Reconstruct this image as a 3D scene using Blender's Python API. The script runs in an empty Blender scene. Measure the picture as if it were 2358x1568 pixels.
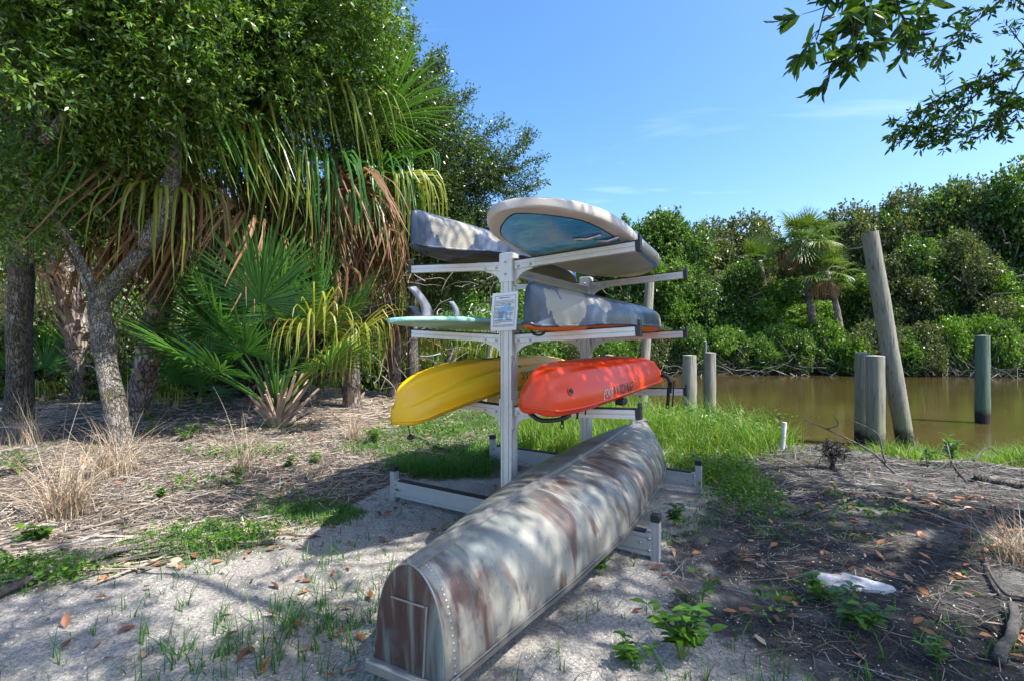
import bpy, math, random
import numpy as np
from mathutils import Vector, Matrix, Quaternion

random.seed(7)
SC = bpy.context.scene
COL = SC.collection

# ------------------------------------------------------------------ camera
EYE = 1.5
FPX = 1085.0            # focal length in pixels of a 2358-wide picture
cam_d = bpy.data.cameras.new('camera')
cam_d.sensor_width = 36.0
cam_d.lens = 36.0 * FPX / 2358.0
cam_d.clip_start = 0.05
cam_d.clip_end = 3000
cam = bpy.data.objects.new('camera', cam_d)
cam.location = (0, 0, EYE)
cam.rotation_euler = (math.radians(90), 0, 0)
COL.objects.link(cam)
SC.camera = cam

# ------------------------------------------------------------------ sky and sun
SUN = Vector((0.51, -0.23, 0.83)).normalized()
world = bpy.data.worlds.new('World')
SC.world = world
world.use_nodes = True
wt = world.node_tree
bg = wt.nodes['Background']
sky = wt.nodes.new('ShaderNodeTexSky')
sky.sky_type = 'NISHITA'
sky.sun_disc = False
sky.sun_elevation = math.asin(SUN.z)
sky.sun_rotation = math.atan2(SUN.x, SUN.y)
sky.air_density = 1.0
sky.dust_density = 1.8
sky.ozone_density = 2.6
sky.altitude = 0
# faint high cirrus, laid on the sky dome by direction
tc = wt.nodes.new('ShaderNodeTexCoord')
sep = wt.nodes.new('ShaderNodeSeparateXYZ')
wt.links.new(tc.outputs['Generated'], sep.inputs[0])
mz = wt.nodes.new('ShaderNodeMath'); mz.operation = 'ADD'; mz.inputs[1].default_value = 0.12
wt.links.new(sep.outputs['Z'], mz.inputs[0])
dx = wt.nodes.new('ShaderNodeMath'); dx.operation = 'DIVIDE'
dy = wt.nodes.new('ShaderNodeMath'); dy.operation = 'DIVIDE'
wt.links.new(sep.outputs['X'], dx.inputs[0]); wt.links.new(mz.outputs[0], dx.inputs[1])
wt.links.new(sep.outputs['Y'], dy.inputs[0]); wt.links.new(mz.outputs[0], dy.inputs[1])
cmb = wt.nodes.new('ShaderNodeCombineXYZ')
wt.links.new(dx.outputs[0], cmb.inputs[0]); wt.links.new(dy.outputs[0], cmb.inputs[1])
mp = wt.nodes.new('ShaderNodeMapping'); mp.inputs['Scale'].default_value = (0.5, 1.5, 1); mp.inputs['Rotation'].default_value = (0, 0, 0.25)
mp.inputs['Location'].default_value = (0.4, 0.15, 0)
wt.links.new(cmb.outputs[0], mp.inputs[0])
cn = wt.nodes.new('ShaderNodeTexNoise'); cn.inputs['Scale'].default_value = 1.1; cn.inputs['Detail'].default_value = 7
cn.inputs['Roughness'].default_value = 0.55; cn.inputs['Distortion'].default_value = 0.5
wt.links.new(mp.outputs[0], cn.inputs['Vector'])
cr = wt.nodes.new('ShaderNodeValToRGB')
cr.color_ramp.elements[0].position = 0.56; cr.color_ramp.elements[0].color = (0, 0, 0, 1)
cr.color_ramp.elements[1].position = 0.85; cr.color_ramp.elements[1].color = (1, 1, 1, 1)
wt.links.new(cn.outputs[0], cr.inputs[0])
cs = wt.nodes.new('ShaderNodeMath'); cs.operation = 'MULTIPLY'; cs.inputs[1].default_value = 0.4
wt.links.new(cr.outputs[0], cs.inputs[0])
cm = wt.nodes.new('ShaderNodeMix'); cm.data_type = 'RGBA'
wt.links.new(cs.outputs[0], cm.inputs['Factor'])
hs = wt.nodes.new('ShaderNodeHueSaturation'); hs.inputs['Saturation'].default_value = 1.26; hs.inputs['Hue'].default_value = 0.5
wt.links.new(sky.outputs[0], hs.inputs['Color']); wt.links.new(hs.outputs[0], cm.inputs['A'])
cm.inputs['B'].default_value = (6.0, 6.6, 7.2, 1)
wt.links.new(cm.outputs['Result'], bg.inputs['Color'])
bg.inputs['Strength'].default_value = 0.11

sun_d = bpy.data.lights.new('sun', 'SUN')
sun_d.energy = 3.4
sun_d.angle = math.radians(0.53)
sun_d.color = (1.0, 0.945, 0.86)
sun_o = bpy.data.objects.new('sun', sun_d)
sun_o.rotation_euler = SUN.to_track_quat('Z', 'Y').to_euler()
sun_o.location = (8, -3, 14)
COL.objects.link(sun_o)

vs = SC.view_settings
vs.view_transform = 'Standard'
vs.look = 'None'
vs.exposure = 1.6
vs.gamma = 1.0
vs.use_curve_mapping = False
SC.cycles.max_bounces = 7
SC.cycles.diffuse_bounces = 4
SC.cycles.glossy_bounces = 3
SC.cycles.transmission_bounces = 4
SC.cycles.caustics_reflective = False
SC.cycles.caustics_refractive = False
SC.cycles.use_denoising = True

# ------------------------------------------------------------------ helpers
PI = math.pi
def P(px, py, Y):
    """point at distance Y in front of the viewpoint that appears at the given spot of a 2358x1568 view"""
    return np.array([(px - 1179) / FPX * Y, Y, EYE - (py - 784) / FPX * Y])

def G(px, py):
    """the same, on level ground"""
    Y = EYE * FPX / (py - 784)
    return np.array([(px - 1179) / FPX * Y, Y])

class MB:
    def __init__(s): s.v = []; s.f = []; s.n = 0; s.mi = []; s.cur = 0
    def add(s, v, f):
        v = np.asarray(v, float).reshape(-1, 3)
        s.v.append(v)
        s.f += [tuple(int(i) + s.n for i in q) for q in f]
        s.mi += [s.cur] * len(f)
        s.n += len(v); return s
    def box(s, c, d, M=None):
        c = np.array(c, float); d = np.array(d, float) / 2
        v = np.array([[x, y, z] for x in (-1, 1) for y in (-1, 1) for z in (-1, 1)]) * d
        if M is not None: v = v @ np.array(M).T
        return s.add(v + c, [(0,1,3,2),(4,6,7,5),(0,4,5,1),(2,3,7,6),(0,2,6,4),(1,5,7,3)])
    def extrude(s, poly, o, ex, ey, ez, ln):
        o, ex, ey, ez = [np.array(k, float) for k in (o, ex, ey, ez)]
        n = len(poly)
        a = np.array([o + x * ex + y * ey for x, y in poly]); b = a + ez * ln
        f = [(i, (i + 1) % n, n + (i + 1) % n, n + i) for i in range(n)]
        f += [tuple(range(n - 1, -1, -1)), tuple(range(n, 2 * n))]
        return s.add(np.vstack([a, b]), f)
    def tube(s, pts, r, n=8, cap=True, twist=0):
        pts = np.asarray(pts, float); m = len(pts)
        r = np.full(m, r, float) if np.isscalar(r) else np.asarray(r, float)
        t = np.gradient(pts, axis=0); t /= np.linalg.norm(t, axis=1)[:, None] + 1e-9
        ref = np.array([0, 0, 1.0]) if abs(t[0][2]) < .9 else np.array([1.0, 0, 0])
        V = []
        u = np.cross(t[0], ref); u /= np.linalg.norm(u)
        for i in range(m):
            u = u - t[i] * np.dot(u, t[i]); u /= np.linalg.norm(u) + 1e-9
            w = np.cross(t[i], u)
            a = np.arange(n) * 2 * PI / n + twist
            V.append(pts[i] + r[i] * (np.cos(a)[:, None] * u + np.sin(a)[:, None] * w))
        f = [(i*n+j, i*n+(j+1)%n, (i+1)*n+(j+1)%n, (i+1)*n+j) for i in range(m-1) for j in range(n)]
        if cap: f += [tuple(range(n-1, -1, -1)), tuple((m-1)*n + j for j in range(n))]
        return s.add(np.vstack(V), f)
    def build(s, name, mat, parent=None, smooth=False, bevel=0, auto=None):
        me = bpy.data.meshes.new(name)
        me.from_pydata(np.vstack(s.v).tolist(), [], s.f)
        for m_ in (mat if isinstance(mat, (list, tuple)) else [mat]): me.materials.append(m_)
        if isinstance(mat, (list, tuple)): me.polygons.foreach_set('material_index', s.mi)
        if smooth: me.polygons.foreach_set('use_smooth', [True] * len(me.polygons))
        me.update()
        o = link(name, me, parent)
        if bevel:
            b = o.modifiers.new('bevel', 'BEVEL'); b.width = bevel; b.segments = 2; b.limit_method = 'ANGLE'; b.angle_limit = math.radians(40)
        return o

def link(name, me, parent=None):
    o = bpy.data.objects.new(name, me); COL.objects.link(o)
    if parent is not None: o.parent = parent
    return o

def fastmesh(name, V, F, mat, smooth=False):
    """V (n,3), F (m,k) arrays -> mesh, quickly"""
    V = np.ascontiguousarray(V, np.float32); F = np.ascontiguousarray(F, np.int32)
    me = bpy.data.meshes.new(name)
    m, k = F.shape
    me.vertices.add(len(V)); me.vertices.foreach_set('co', V.ravel())
    me.loops.add(m * k); me.loops.foreach_set('vertex_index', F.ravel())
    me.polygons.add(m); me.polygons.foreach_set('loop_start', np.arange(0, m * k, k, dtype=np.int32))
    me.polygons.foreach_set('loop_total', np.full(m, k, np.int32))
    if smooth: me.polygons.foreach_set('use_smooth', np.ones(m, bool))
    me.materials.append(mat)
    me.update(calc_edges=True); me.validate()
    return me

def empty(name, loc=(0, 0, 0), rz=0.0, label=None, cat=None, group=None):
    o = bpy.data.objects.new(name, None); COL.objects.link(o)
    o.location = loc; o.rotation_euler = (0, 0, rz); o.empty_display_size = .1
    if label: tag(o, label, cat, group)
    return o
def tag(o, label, cat=None, group=None, kind=None):
    o['label'] = label
    if cat: o['category'] = cat
    if group: o['group'] = group
    if kind: o['kind'] = kind
    return o

def pchip(x, y, xi):
    x = np.array(x, float); y = np.array(y, float); xi = np.asarray(xi, float)
    h = np.diff(x); d = np.diff(y) / h
    m = np.zeros_like(y); m[0], m[-1] = d[0], d[-1]
    for i in range(1, len(x) - 1):
        m[i] = 0 if d[i-1] * d[i] <= 0 else 2 * d[i-1] * d[i] / (d[i-1] + d[i])
    k = np.clip(np.searchsorted(x, xi) - 1, 0, len(h) - 1)
    t = np.clip((xi - x[k]) / h[k], 0, 1)
    return ((2*t**3-3*t**2+1)*y[k] + (t**3-2*t**2+t)*h[k]*m[k] + (-2*t**3+3*t**2)*y[k+1] + (t**3-t**2)*h[k]*m[k+1])

def spline(pts, n=24):
    pts = np.array(pts, float)
    t = np.concatenate([[0], np.cumsum(np.linalg.norm(np.diff(pts[:, :3], axis=0), axis=1))])
    ti = np.linspace(0, t[-1], n)
    return np.stack([pchip(t, pts[:, k], ti) for k in range(pts.shape[1])], 1)

def sstep(a, b, x):
    t = np.clip((x - a) / (b - a), 0, 1); return t * t * (3 - 2 * t)

_rng0 = np.random.default_rng(11)
_K = _rng0.normal(size=(10, 3)); _PH = _rng0.uniform(0, 6.28, 10)
def wob(p, f=1.0):
    """cheap smooth 3-D noise in about -1..1"""
    p = np.asarray(p, float) * f
    return sum(np.sin(p @ _K[i] * (1 + .35 * i) + _PH[i]) / (1 + .25 * i) for i in range(10)) / 3.2

def rot_to(d):
    """matrix whose columns are side, d, up for direction d"""
    d = np.array(d, float); d /= np.linalg.norm(d)
    s = np.cross(d, [0, 0, 1]);
    if np.linalg.norm(s) < 1e-4: s = np.array([1.0, 0, 0])
    s /= np.linalg.norm(s); u = np.cross(s, d)
    return np.stack([s, d, u], 1)

# ------------------------------------------------------------------ materials
class Mt:
    def __init__(s, name):
        s.m = bpy.data.materials.new(name); s.m.use_nodes = True
        s.t = s.m.node_tree; s.b = s.t.nodes['Principled BSDF']; s.out = s.t.nodes['Material Output']
    def n(s, typ, **kw):
        nd = s.t.nodes.new(typ)
        for k, v in kw.items(): setattr(nd, k, v)
        return nd
    def l(s, a, b): s.t.links.new(a, b)
    def val(s, sock, v):
        if hasattr(v, 'is_output'): s.l(v, sock)
        else:
            if isinstance(v, (tuple, list)) and len(v) == 3 and sock.type == 'RGBA': v = (*v, 1)
            sock.default_value = v
    def coord(s, scale=(1, 1, 1), kind='Object', rot=(0, 0, 0), loc=(0, 0, 0)):
        c = s.n('ShaderNodeTexCoord'); m = s.n('ShaderNodeMapping')
        m.inputs['Scale'].default_value = scale; m.inputs['Rotation'].default_value = rot; m.inputs['Location'].default_value = loc
        s.l(c.outputs[kind], m.inputs[0]); return m.outputs[0]
    def noise(s, vec, scale, detail=4, rough=.55, dist=0):
        n = s.n('ShaderNodeTexNoise'); s.l(vec, n.inputs['Vector'])
        n.inputs['Scale'].default_value = scale; n.inputs['Detail'].default_value = detail
        n.inputs['Roughness'].default_value = rough; n.inputs['Distortion'].default_value = dist
        return n.outputs[0]
    def ramp(s, fac, stops, interp='LINEAR'):
        r = s.n('ShaderNodeValToRGB'); r.color_ramp.interpolation = interp
        e = r.color_ramp.elements
        while len(e) < len(stops): e.new(.5)
        for i, (p, c) in enumerate(stops):
            e[i].position = p
            e[i].color = (c, c, c, 1) if np.isscalar(c) else (*c, 1)
        s.l(fac, r.inputs[0]); return r.outputs[0]
    def mix(s, fac, a, b, blend='MIX'):
        x = s.n('ShaderNodeMix', data_type='RGBA', blend_type=blend)
        s.val(x.inputs['Factor'], fac); s.val(x.inputs['A'], a); s.val(x.inputs['B'], b); return x.outputs['Result']
    def math(s, op, a, b=0.0):
        x = s.n('ShaderNodeMath', operation=op); s.val(x.inputs[0], a); s.val(x.inputs[1], b); return x.outputs[0]
    def bump(s, h, strength=.3, dist=.01):
        b = s.n('ShaderNodeBump'); b.inputs['Strength'].default_value = strength; b.inputs['Distance'].default_value = dist
        s.l(h, b.inputs['Height']); s.l(b.outputs[0], s.b.inputs['Normal']); return b.outputs[0]
    def set(s, **kw):
        for k, v in kw.items(): s.val(s.b.inputs[k.replace('_', ' ')], v)
        return s
    def island(s): return s.n('ShaderNodeNewGeometry').outputs['Random Per Island']
    def objrand(s): return s.n('ShaderNodeObjectInfo').outputs['Random']

def leafmat(name, stops, rough=.38, trans=.32, spec=.5, tint=(1.35, 1.3, .55)):
    k = Mt(name)
    c = k.ramp(k.island(), stops)
    k.set(Base_Color=c, Roughness=rough)
    k.b.inputs['Specular IOR Level'].default_value = spec
    t = k.n('ShaderNodeBsdfTranslucent')
    k.l(k.mix(1.0, c, tint, 'MULTIPLY'), t.inputs[0])
    m = k.n('ShaderNodeMixShader'); m.inputs[0].default_value = trans
    k.l(k.b.outputs[0], m.inputs[1]); k.l(t.outputs[0], m.inputs[2]); k.l(m.outputs[0], k.out.inputs[0])
    return k.m

def frondmat(name, a, b, trans=.3, rough=.4, tip=None):
    k = Mt(name)
    f = k.math('ADD', k.math('MULTIPLY', k.objrand(), .65), k.math('MULTIPLY', k.island(), .35))
    n = k.noise(k.coord((1, 1, 1)), 3.5, 3)
    f = k.math('ADD', k.math('MULTIPLY', f, .7), k.math('MULTIPLY', n, .35))
    c = k.ramp(f, [(.1, a), (.9, b)])
    k.set(Base_Color=c, Roughness=rough)
    t = k.n('ShaderNodeBsdfTranslucent'); k.l(k.mix(1.0, c, (1.4, 1.3, .6), 'MULTIPLY'), t.inputs[0])
    m = k.n('ShaderNodeMixShader'); m.inputs[0].default_value = trans
    k.l(k.b.outputs[0], m.inputs[1]); k.l(t.outputs[0], m.inputs[2]); k.l(m.outputs[0], k.out.inputs[0])
    return k.m

def plain(name, col, rough=.5, metal=0, var=.12, scale=8, bump=0, spec=.5):
    k = Mt(name); v = k.coord()
    n = k.noise(v, scale, 5, .6)
    c = k.mix(k.ramp(n, [(.3, 0), (.75, 1)]), tuple(x * (1 - var) for x in col), tuple(min(1, x * (1 + var)) for x in col))
    k.set(Base_Color=c, Metallic=metal)
    k.l(k.ramp(n, [(.2, max(.03, rough - .08)), (.8, min(1, rough + .1))]), k.b.inputs['Roughness'])
    k.b.inputs['Specular IOR Level'].default_value = spec
    if bump: k.bump(k.noise(v, scale * 12, 3), bump, .004)
    return k.m

def bark(name, dark, light, moss=None, scale=7):
    k = Mt(name)
    v = k.coord((1, 1, .28))
    n1 = k.noise(v, scale * 3.2, 6, .65, .6); n2 = k.noise(k.coord(), 1.8, 4)
    vo = k.n('ShaderNodeTexVoronoi', feature='DISTANCE_TO_EDGE'); vo.inputs['Scale'].default_value = scale * 3.4
    wv_ = k.n('ShaderNodeVectorMath', operation='ADD'); nn_ = k.n('ShaderNodeTexNoise'); nn_.inputs['Scale'].default_value = scale * 2.2; nn_.inputs['Detail'].default_value = 6
    k.l(v, nn_.inputs['Vector']); s2_ = k.n('ShaderNodeVectorMath', operation='SCALE'); s2_.inputs['Scale'].default_value = .14; k.l(nn_.outputs['Color'], s2_.inputs[0]); k.l(v, wv_.inputs[0]); k.l(s2_.outputs[0], wv_.inputs[1])
    k.l(wv_.outputs[0], vo.inputs['Vector'])
    crack = k.ramp(vo.outputs[0], [(0, .1), (.16, 1)])
    c = k.mix(k.ramp(n1, [(.3, 0), (.7, 1)]), dark, light)
    c = k.mix(k.ramp(n2, [(.45, 0), (.62, .8)]), c, tuple(min(1, x * 1.5) for x in light))
    if moss: c = k.mix(k.ramp(k.noise(k.coord(loc=(3, 1, 5)), 2.6, 5), [(.5, 0), (.68, .8)]), c, moss)
    c = k.mix(crack, tuple(x * .45 for x in dark), c)
    k.set(Base_Color=c, Roughness=.9)
    h = k.math('ADD', k.math('MULTIPLY', crack, .7), k.math('MULTIPLY', n1, .5))
    k.bump(h, 1.0, .035)
    return k.m

M = {}
M['oak_leaf'] = leafmat('oak_leaf', [(0, (.04, .095, .016)), (.45, (.085, .19, .026)), (.8, (.16, .29, .04)), (1, (.28, .37, .07))], rough=.3, trans=.42, spec=.8)
M['oak_small'] = leafmat('oak_small_leaf', [(0, (.025, .058, .012)), (.6, (.058, .115, .022)), (1, (.14, .20, .045))], rough=.35, spec=.7)
M['near_leaf'] = leafmat('overhang_leaf', [(0, (.02, .055, .013)), (.55, (.045, .11, .018)), (.8, (.11, .24, .02)), (1, (.2, .34, .03))], trans=.5)
M['far_leaf1'] = leafmat('far_leaf_deep', [(0, (.028, .075, .015)), (.5, (.065, .15, .025)), (.85, (.13, .24, .04)), (1, (.24, .31, .09))], rough=.4, spec=.5, trans=.38)
M['far_leaf2'] = leafmat('far_leaf_bright', [(0, (.055, .13, .016)), (.6, (.11, .24, .028)), (1, (.20, .34, .045))], trans=.38)
M['far_leaf3'] = leafmat('far_leaf_olive', [(0, (.045, .075, .025)), (.6, (.095, .13, .045)), (1, (.19, .21, .09))], trans=.36)
M['weed'] = leafmat('weed_leaf', [(0, (.035, .10, .012)), (.6, (.08, .20, .018)), (1, (.17, .31, .035))], trans=.4)
M['grass'] = leafmat('grass_blade', [(0, (.06, .16, .012)), (.55, (.12, .26, .02)), (.85, (.22, .34, .04)), (1, (.38, .36, .12))], rough=.5, trans=.4)
M['grass_dark'] = leafmat('grass_blade_dark', [(0, (.03, .12, .012)), (.6, (.06, .2, .02)), (1, (.13, .26, .03))], rough=.5, trans=.4)
M['dry_grass'] = leafmat('dry_grass', [(0, (.22, .15, .10)), (.5, (.42, .32, .22)), (1, (.62, .52, .38))], rough=.7, trans=.2, tint=(1, .95, .8))
M['dead_leaf'] = leafmat('dead_leaf', [(0, (.09, .035, .02)), (.4, (.26, .10, .045)), (.7, (.40, .17, .06)), (.88, (.34, .22, .13)), (1, (.45, .36, .26))], rough=.6, trans=.15, tint=(1.2, .9, .6))
M['straw'] = leafmat('palm_straw', [(0, (.05, .04, .032)), (.4, (.18, .14, .105)), (.75, (.33, .275, .215)), (1, (.48, .425, .355))], rough=.8, trans=.08, tint=(1, .9, .8))
M['twig'] = leafmat('fallen_twig', [(0, (.02, .0185, .017)), (.5, (.06, .056, .05)), (.85, (.16, .15, .135)), (1, (.31, .30, .275))], rough=.85, trans=.0)
M['bare'] = leafmat('bare_branch', [(0, (.07, .062, .055)), (.6, (.19, .17, .15)), (1, (.36, .335, .30))], rough=.85, trans=0)
M['frond_green'] = frondmat('frond_green', (.03, .115, .022), (.10, .245, .04), .34, .33)
M['frond_yellow'] = frondmat('frond_yellow_green', (.12, .20, .02), (.36, .36, .06), .4)
M['frond_dead'] = frondmat('frond_dead', (.09, .038, .016), (.34, .19, .09), .22, .6)
M['frond_dark'] = frondmat('frond_far', (.05, .12, .02), (.16, .24, .04), .3)
M['petiole'] = plain('petiole', (.16, .22, .04), .5, scale=4)
M['boot'] = plain('palm_boot', (.34, .25, .19), .85, var=.5, scale=6, bump=.6)
M['palm_trunk'] = bark('palm_trunk', (.10, .075, .06), (.30, .25, .22), scale=4)
M['bark_oak'] = bark('bark_oak', (.10, .088, .075), (.31, .285, .25), (.17, .155, .045), 9)
M['bark_left'] = bark('bark_mossy', (.06, .048, .036), (.20, .17, .13), (.13, .125, .04), 8)
M['bark_dark'] = bark('bark_dark', (.05, .045, .04), (.16, .14, .12))
M['deadwood'] = bark('deadwood', (.13, .115, .10), (.33, .305, .275), None, 26)
# ------------------------------------------------------------------ ground and water
WATER = -0.6
def shore(x): return np.interp(x, [-70, -14, -6, -1.5, 1.5, 3.4, 4.5, 5.2, 10, 16, 70], [48, 24, 17.5, 13, 11.3, 9.8, 8.2, 7.8, 7.8, 7.6, 7])
def farbank(x): return 30.5 - .07 * np.clip(x, -60, 60) + .5 * np.sin(x * .35)
def height(x, y):
    x = np.asarray(x, float); y = np.asarray(y, float)
    p = np.stack([x, y, np.zeros_like(x)], -1)
    d = y - shore(x) + .25 * np.sin(x * 2.1 + 1) + .15 * np.sin(x * 5.3)
    near = -2.2 * sstep(-2.4, 3.2, d) + .035 * wob(p, 1.3) + .012 * wob(p, 5)
    near = near + .10 * sstep(-3.0, -7.5, x) * sstep(5, 9, y)
    f = y - farbank(x)
    far = -1.6 + 2.1 * sstep(-2.5, 2.5, f) + .02 * np.clip(f, 0, 40) + .12 * wob(p, .5)
    return np.maximum(near, far)

def stretch(d0, d1, step, lo, hi, g=1.13):
    a = list(np.arange(d0, d1 + 1e-6, step))
    s = step
    while a[-1] < hi: s *= g; a.append(a[-1] + s)
    s = step
    while a[0] > lo: s *= g; a.insert(0, a[0] - s)
    return np.array(a)
gx = stretch(-7.0, 7.0, .055, -500, 500); gy = stretch(1.0, 9.5, .055, -30, 900)
GX, GY = np.meshgrid(gx, gy, indexing='ij')
GZ = height(GX, GY)
# what the ground is made of: 0 sand, mulch to the left, dark soil to the right, moss-green under the grass
SLX = np.array([-60, -4.2, -3.1, -2.3, -1.65, -1.25, -.9, .2]); SLY = np.array([1.0, 2.4, 2.9, 3.25, 3.75, 5.1, 5.6, 6.0])
def zone_mulch(x, y):
    return sstep(-.25, .35, y - np.interp(x, SLX, SLY)) * sstep(.1, -.7, x)
def zone_soil(x, y):
    edge = np.interp(y, [0, 2.0, 2.7, 3.4, 4.6, 6, 9], [1.5, 1.15, .75, .95, 1.9, 2.3, 2.2])
    return sstep(-.15, .45, x - edge) * sstep(8.6, 7.0, y)
BLOBS = [(-.75, 5.6, 1.0, .55, .9), (-.9, 6.9, 1.6, 1.3, .8), (.9, 7.2, 1.1, 1.6, 1.0), (3.1, 7.2, 1.25, 2.0, 1.0), (2.35, 5.3, .55, 1.1, .75), (3.9, 8.3, 1.0, .9, 1.0),
         (7.6, 7.1, 2.6, .8, .9), (2.2, 4.1, .5, .6, .3), (-2.4, 3.35, .8, .28, .75), (-3.5, 2.85, .9, .25, .8), (-1.75, 4.2, .55, .3, .55), (-.2, 8.8, 2.2, 1.6, .8), (9.5, 6.6, 1.6, .8, .8)]
def zone_green(x, y):
    g = np.zeros_like(np.asarray(x, float))
    for cx, cy, rx, ry, a in BLOBS:
        q = ((x - cx) / rx) ** 2 + ((y - cy) / ry) ** 2
        g = np.maximum(g, a * sstep(1.25, .35, q))
    return g
nx, ny = GX.shape
V = np.stack([GX, GY, GZ], -1).reshape(-1, 3)
I = np.arange(nx * ny).reshape(nx, ny)
F = np.stack([I[:-1, :-1], I[1:, :-1], I[1:, 1:], I[:-1, 1:]], -1).reshape(-1, 4)

k = Mt('ground')
at = k.n('ShaderNodeAttribute', attribute_name='zone')
sp = k.n('ShaderNodeSeparateColor'); k.l(at.outputs['Color'], sp.inputs[0])
v = k.coord()
n_big = k.noise(v, 1.1, 5, .6); n_mid = k.noise(v, 7, 6, .65); n_fine = k.noise(v, 60, 5, .7); n_grain = k.noise(v, 260, 2, .6)
streak = k.noise(k.coord((2, 9, 1), rot=(0, 0, .5)), 6, 6, .7, 1.2)
sand = k.mix(k.ramp(n_mid, [(.3, 0), (.7, 1)]), (.46, .435, .395), (.66, .625, .565))
sand = k.mix(k.ramp(n_fine, [(.40, 0), (.58, 1)]), (.27, .25, .225), sand)
sand = k.mix(k.ramp(n_big, [(.5, 0), (.72, .55)]), sand, (.25, .225, .195))
sand = k.mix(k.ramp(n_grain, [(.35, .5), (.6, 0)]), sand, (.16, .145, .13))
mulch = k.ramp(streak, [(.25, (.055, .042, .034)), (.5, (.17, .135, .105)), (.75, (.33, .285, .235))])
mulch = k.mix(k.ramp(n_fine, [(.35, .8), (.6, 0)]), mulch, (.08, .06, .05))
soil = k.ramp(n_fine, [(.3, (.016, .0156, .015)), (.55, (.046, .0445, .042)), (.78, (.15, .145, .137))])
soil = k.mix(k.ramp(n_big, [(.52, 0), (.68, .75)]), soil, (.33, .31, .29))
soil = k.mix(k.ramp(n_grain, [(.6, 0), (.72, .5)]), soil, (.36, .34, .32))
green = k.ramp(n_fine, [(.3, (.035, .045, .02)), (.7, (.085, .11, .038))])
brk = k.math('MULTIPLY', k.math('SUBTRACT', n_mid, .5), 1.6)
def broken(ch):
    return k.ramp(k.math('ADD', sp.outputs[ch], brk), [(.35, 0), (.65, 1)])
c = k.mix(broken('Red'), sand, mulch)
c = k.mix(broken('Green'), c, soil)
c = k.mix(k.math('MULTIPLY', broken('Blue'), .7), c, green)
geo = k.n('ShaderNodeNewGeometry'); sz = k.n('ShaderNodeSeparateXYZ'); k.l(geo.outputs['Position'], sz.inputs[0])
wet = k.ramp(k.math('ADD', sz.outputs['Z'], 1.0), [(.42, 1), (.62, 0)])
c = k.mix(wet, c, (.035, .026, .018))
k.set(Base_Color=c, Roughness=.95)
k.b.inputs['Specular IOR Level'].default_value = .2
hh = k.math('ADD', k.math('MULTIPLY', n_fine, .7), k.math('MULTIPLY', n_grain, .35))
hh = k.math('ADD', hh, k.math('MULTIPLY', n_mid, .8))
k.bump(hh, .9, .03)
M['ground'] = k.m
gm = fastmesh('ground', V, F, M['ground'], True)
ca = gm.color_attributes.new('zone', 'FLOAT_COLOR', 'POINT')
X, Y = V[:, 0], V[:, 1]
Zc = np.stack([np.maximum(zone_mulch(X, Y), sstep(11, 14, Y) * sstep(1, -1, X)), np.maximum(zone_soil(X, Y), sstep(24, 27, Y)), np.maximum(zone_green(X, Y), sstep(22, 25, Y)), np.ones_like(X)], 1)
ca.data.foreach_set('color', Zc.astype(np.float32).ravel())
g = link('ground', gm); g['kind'] = 'structure'; g['label'] = 'sandy ground with palm mulch, dark soil and a sloping canal bank'

k = Mt('canal_water')
v = k.coord((1, 1.9, 1))
w1 = k.noise(v, 1.6, 3, .5, .3); w2 = k.noise(v, 7.5, 3, .5)
col = k.mix(k.ramp(k.noise(k.coord((.3, .6, 1)), .5, 3), [(.3, 0), (.7, 1)]), (.046, .034, .011), (.068, .051, .017))
k.set(Base_Color=col, Roughness=.05, IOR=1.333)
k.b.inputs['Specular IOR Level'].default_value = .5
k.bump(k.math('ADD', k.math('MULTIPLY', w1, .7), k.math('MULTIPLY', w2, .22)), .22, .05)
M['water'] = k.m
wm = fastmesh('water', np.array([[-120, 3, WATER], [160, 3, WATER], [160, 60, WATER], [-120, 60, WATER]]), np.array([[0, 1, 2, 3]]), M['water'])
w = link('water', wm); w['kind'] = 'structure'; w['label'] = 'murky brown canal water with soft ripples'

# ------------------------------------------------------------------ the rack
TH = math.radians(30.8)
RA = np.array([math.cos(TH), -math.sin(TH), 0]); RL = np.array([math.sin(TH), math.cos(TH), 0])
P0 = np.array([-.024, 3.91, 0.])
def rack(r, s, z=0.): return P0 + RA * r + RL * s + np.array([0, 0, z])

def alu(name, tone, rough, metal=.55):
    k = Mt(name); v = k.coord((1, 1, 1))
    br = k.noise(k.coord((2, 2, 60)), 4, 3); n = k.noise(v, 5, 6, .65)
    c = k.mix(k.ramp(n, [(.35, 0), (.75, 1)]), tuple(x * .82 for x in tone), tone)
    c = k.mix(k.ramp(k.noise(v, 22, 5, .7), [(.62, 0), (.74, .5)]), c, (.30, .28, .26))
    k.set(Base_Color=c, Metallic=metal)
    k.l(k.ramp(br, [(.2, rough - .07), (.8, rough + .1)]), k.b.inputs['Roughness'])
    k.bump(n, .08, .004)
    return k.m
M['alu'] = alu('aluminium', (.74, .73, .70), .42, .25)
M['alu_dull'] = alu('aluminium_dull', (.50, .50, .49), .45, .3)
M['black_plastic'] = plain('black_plastic', (.018, .018, .02), .45, scale=14)
M['rubber'] = plain('rubber_pad', (.022, .021, .022), .8, scale=20)
M['bolt'] = plain('bolt_steel', (.45, .45, .46), .3, .9)

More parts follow.
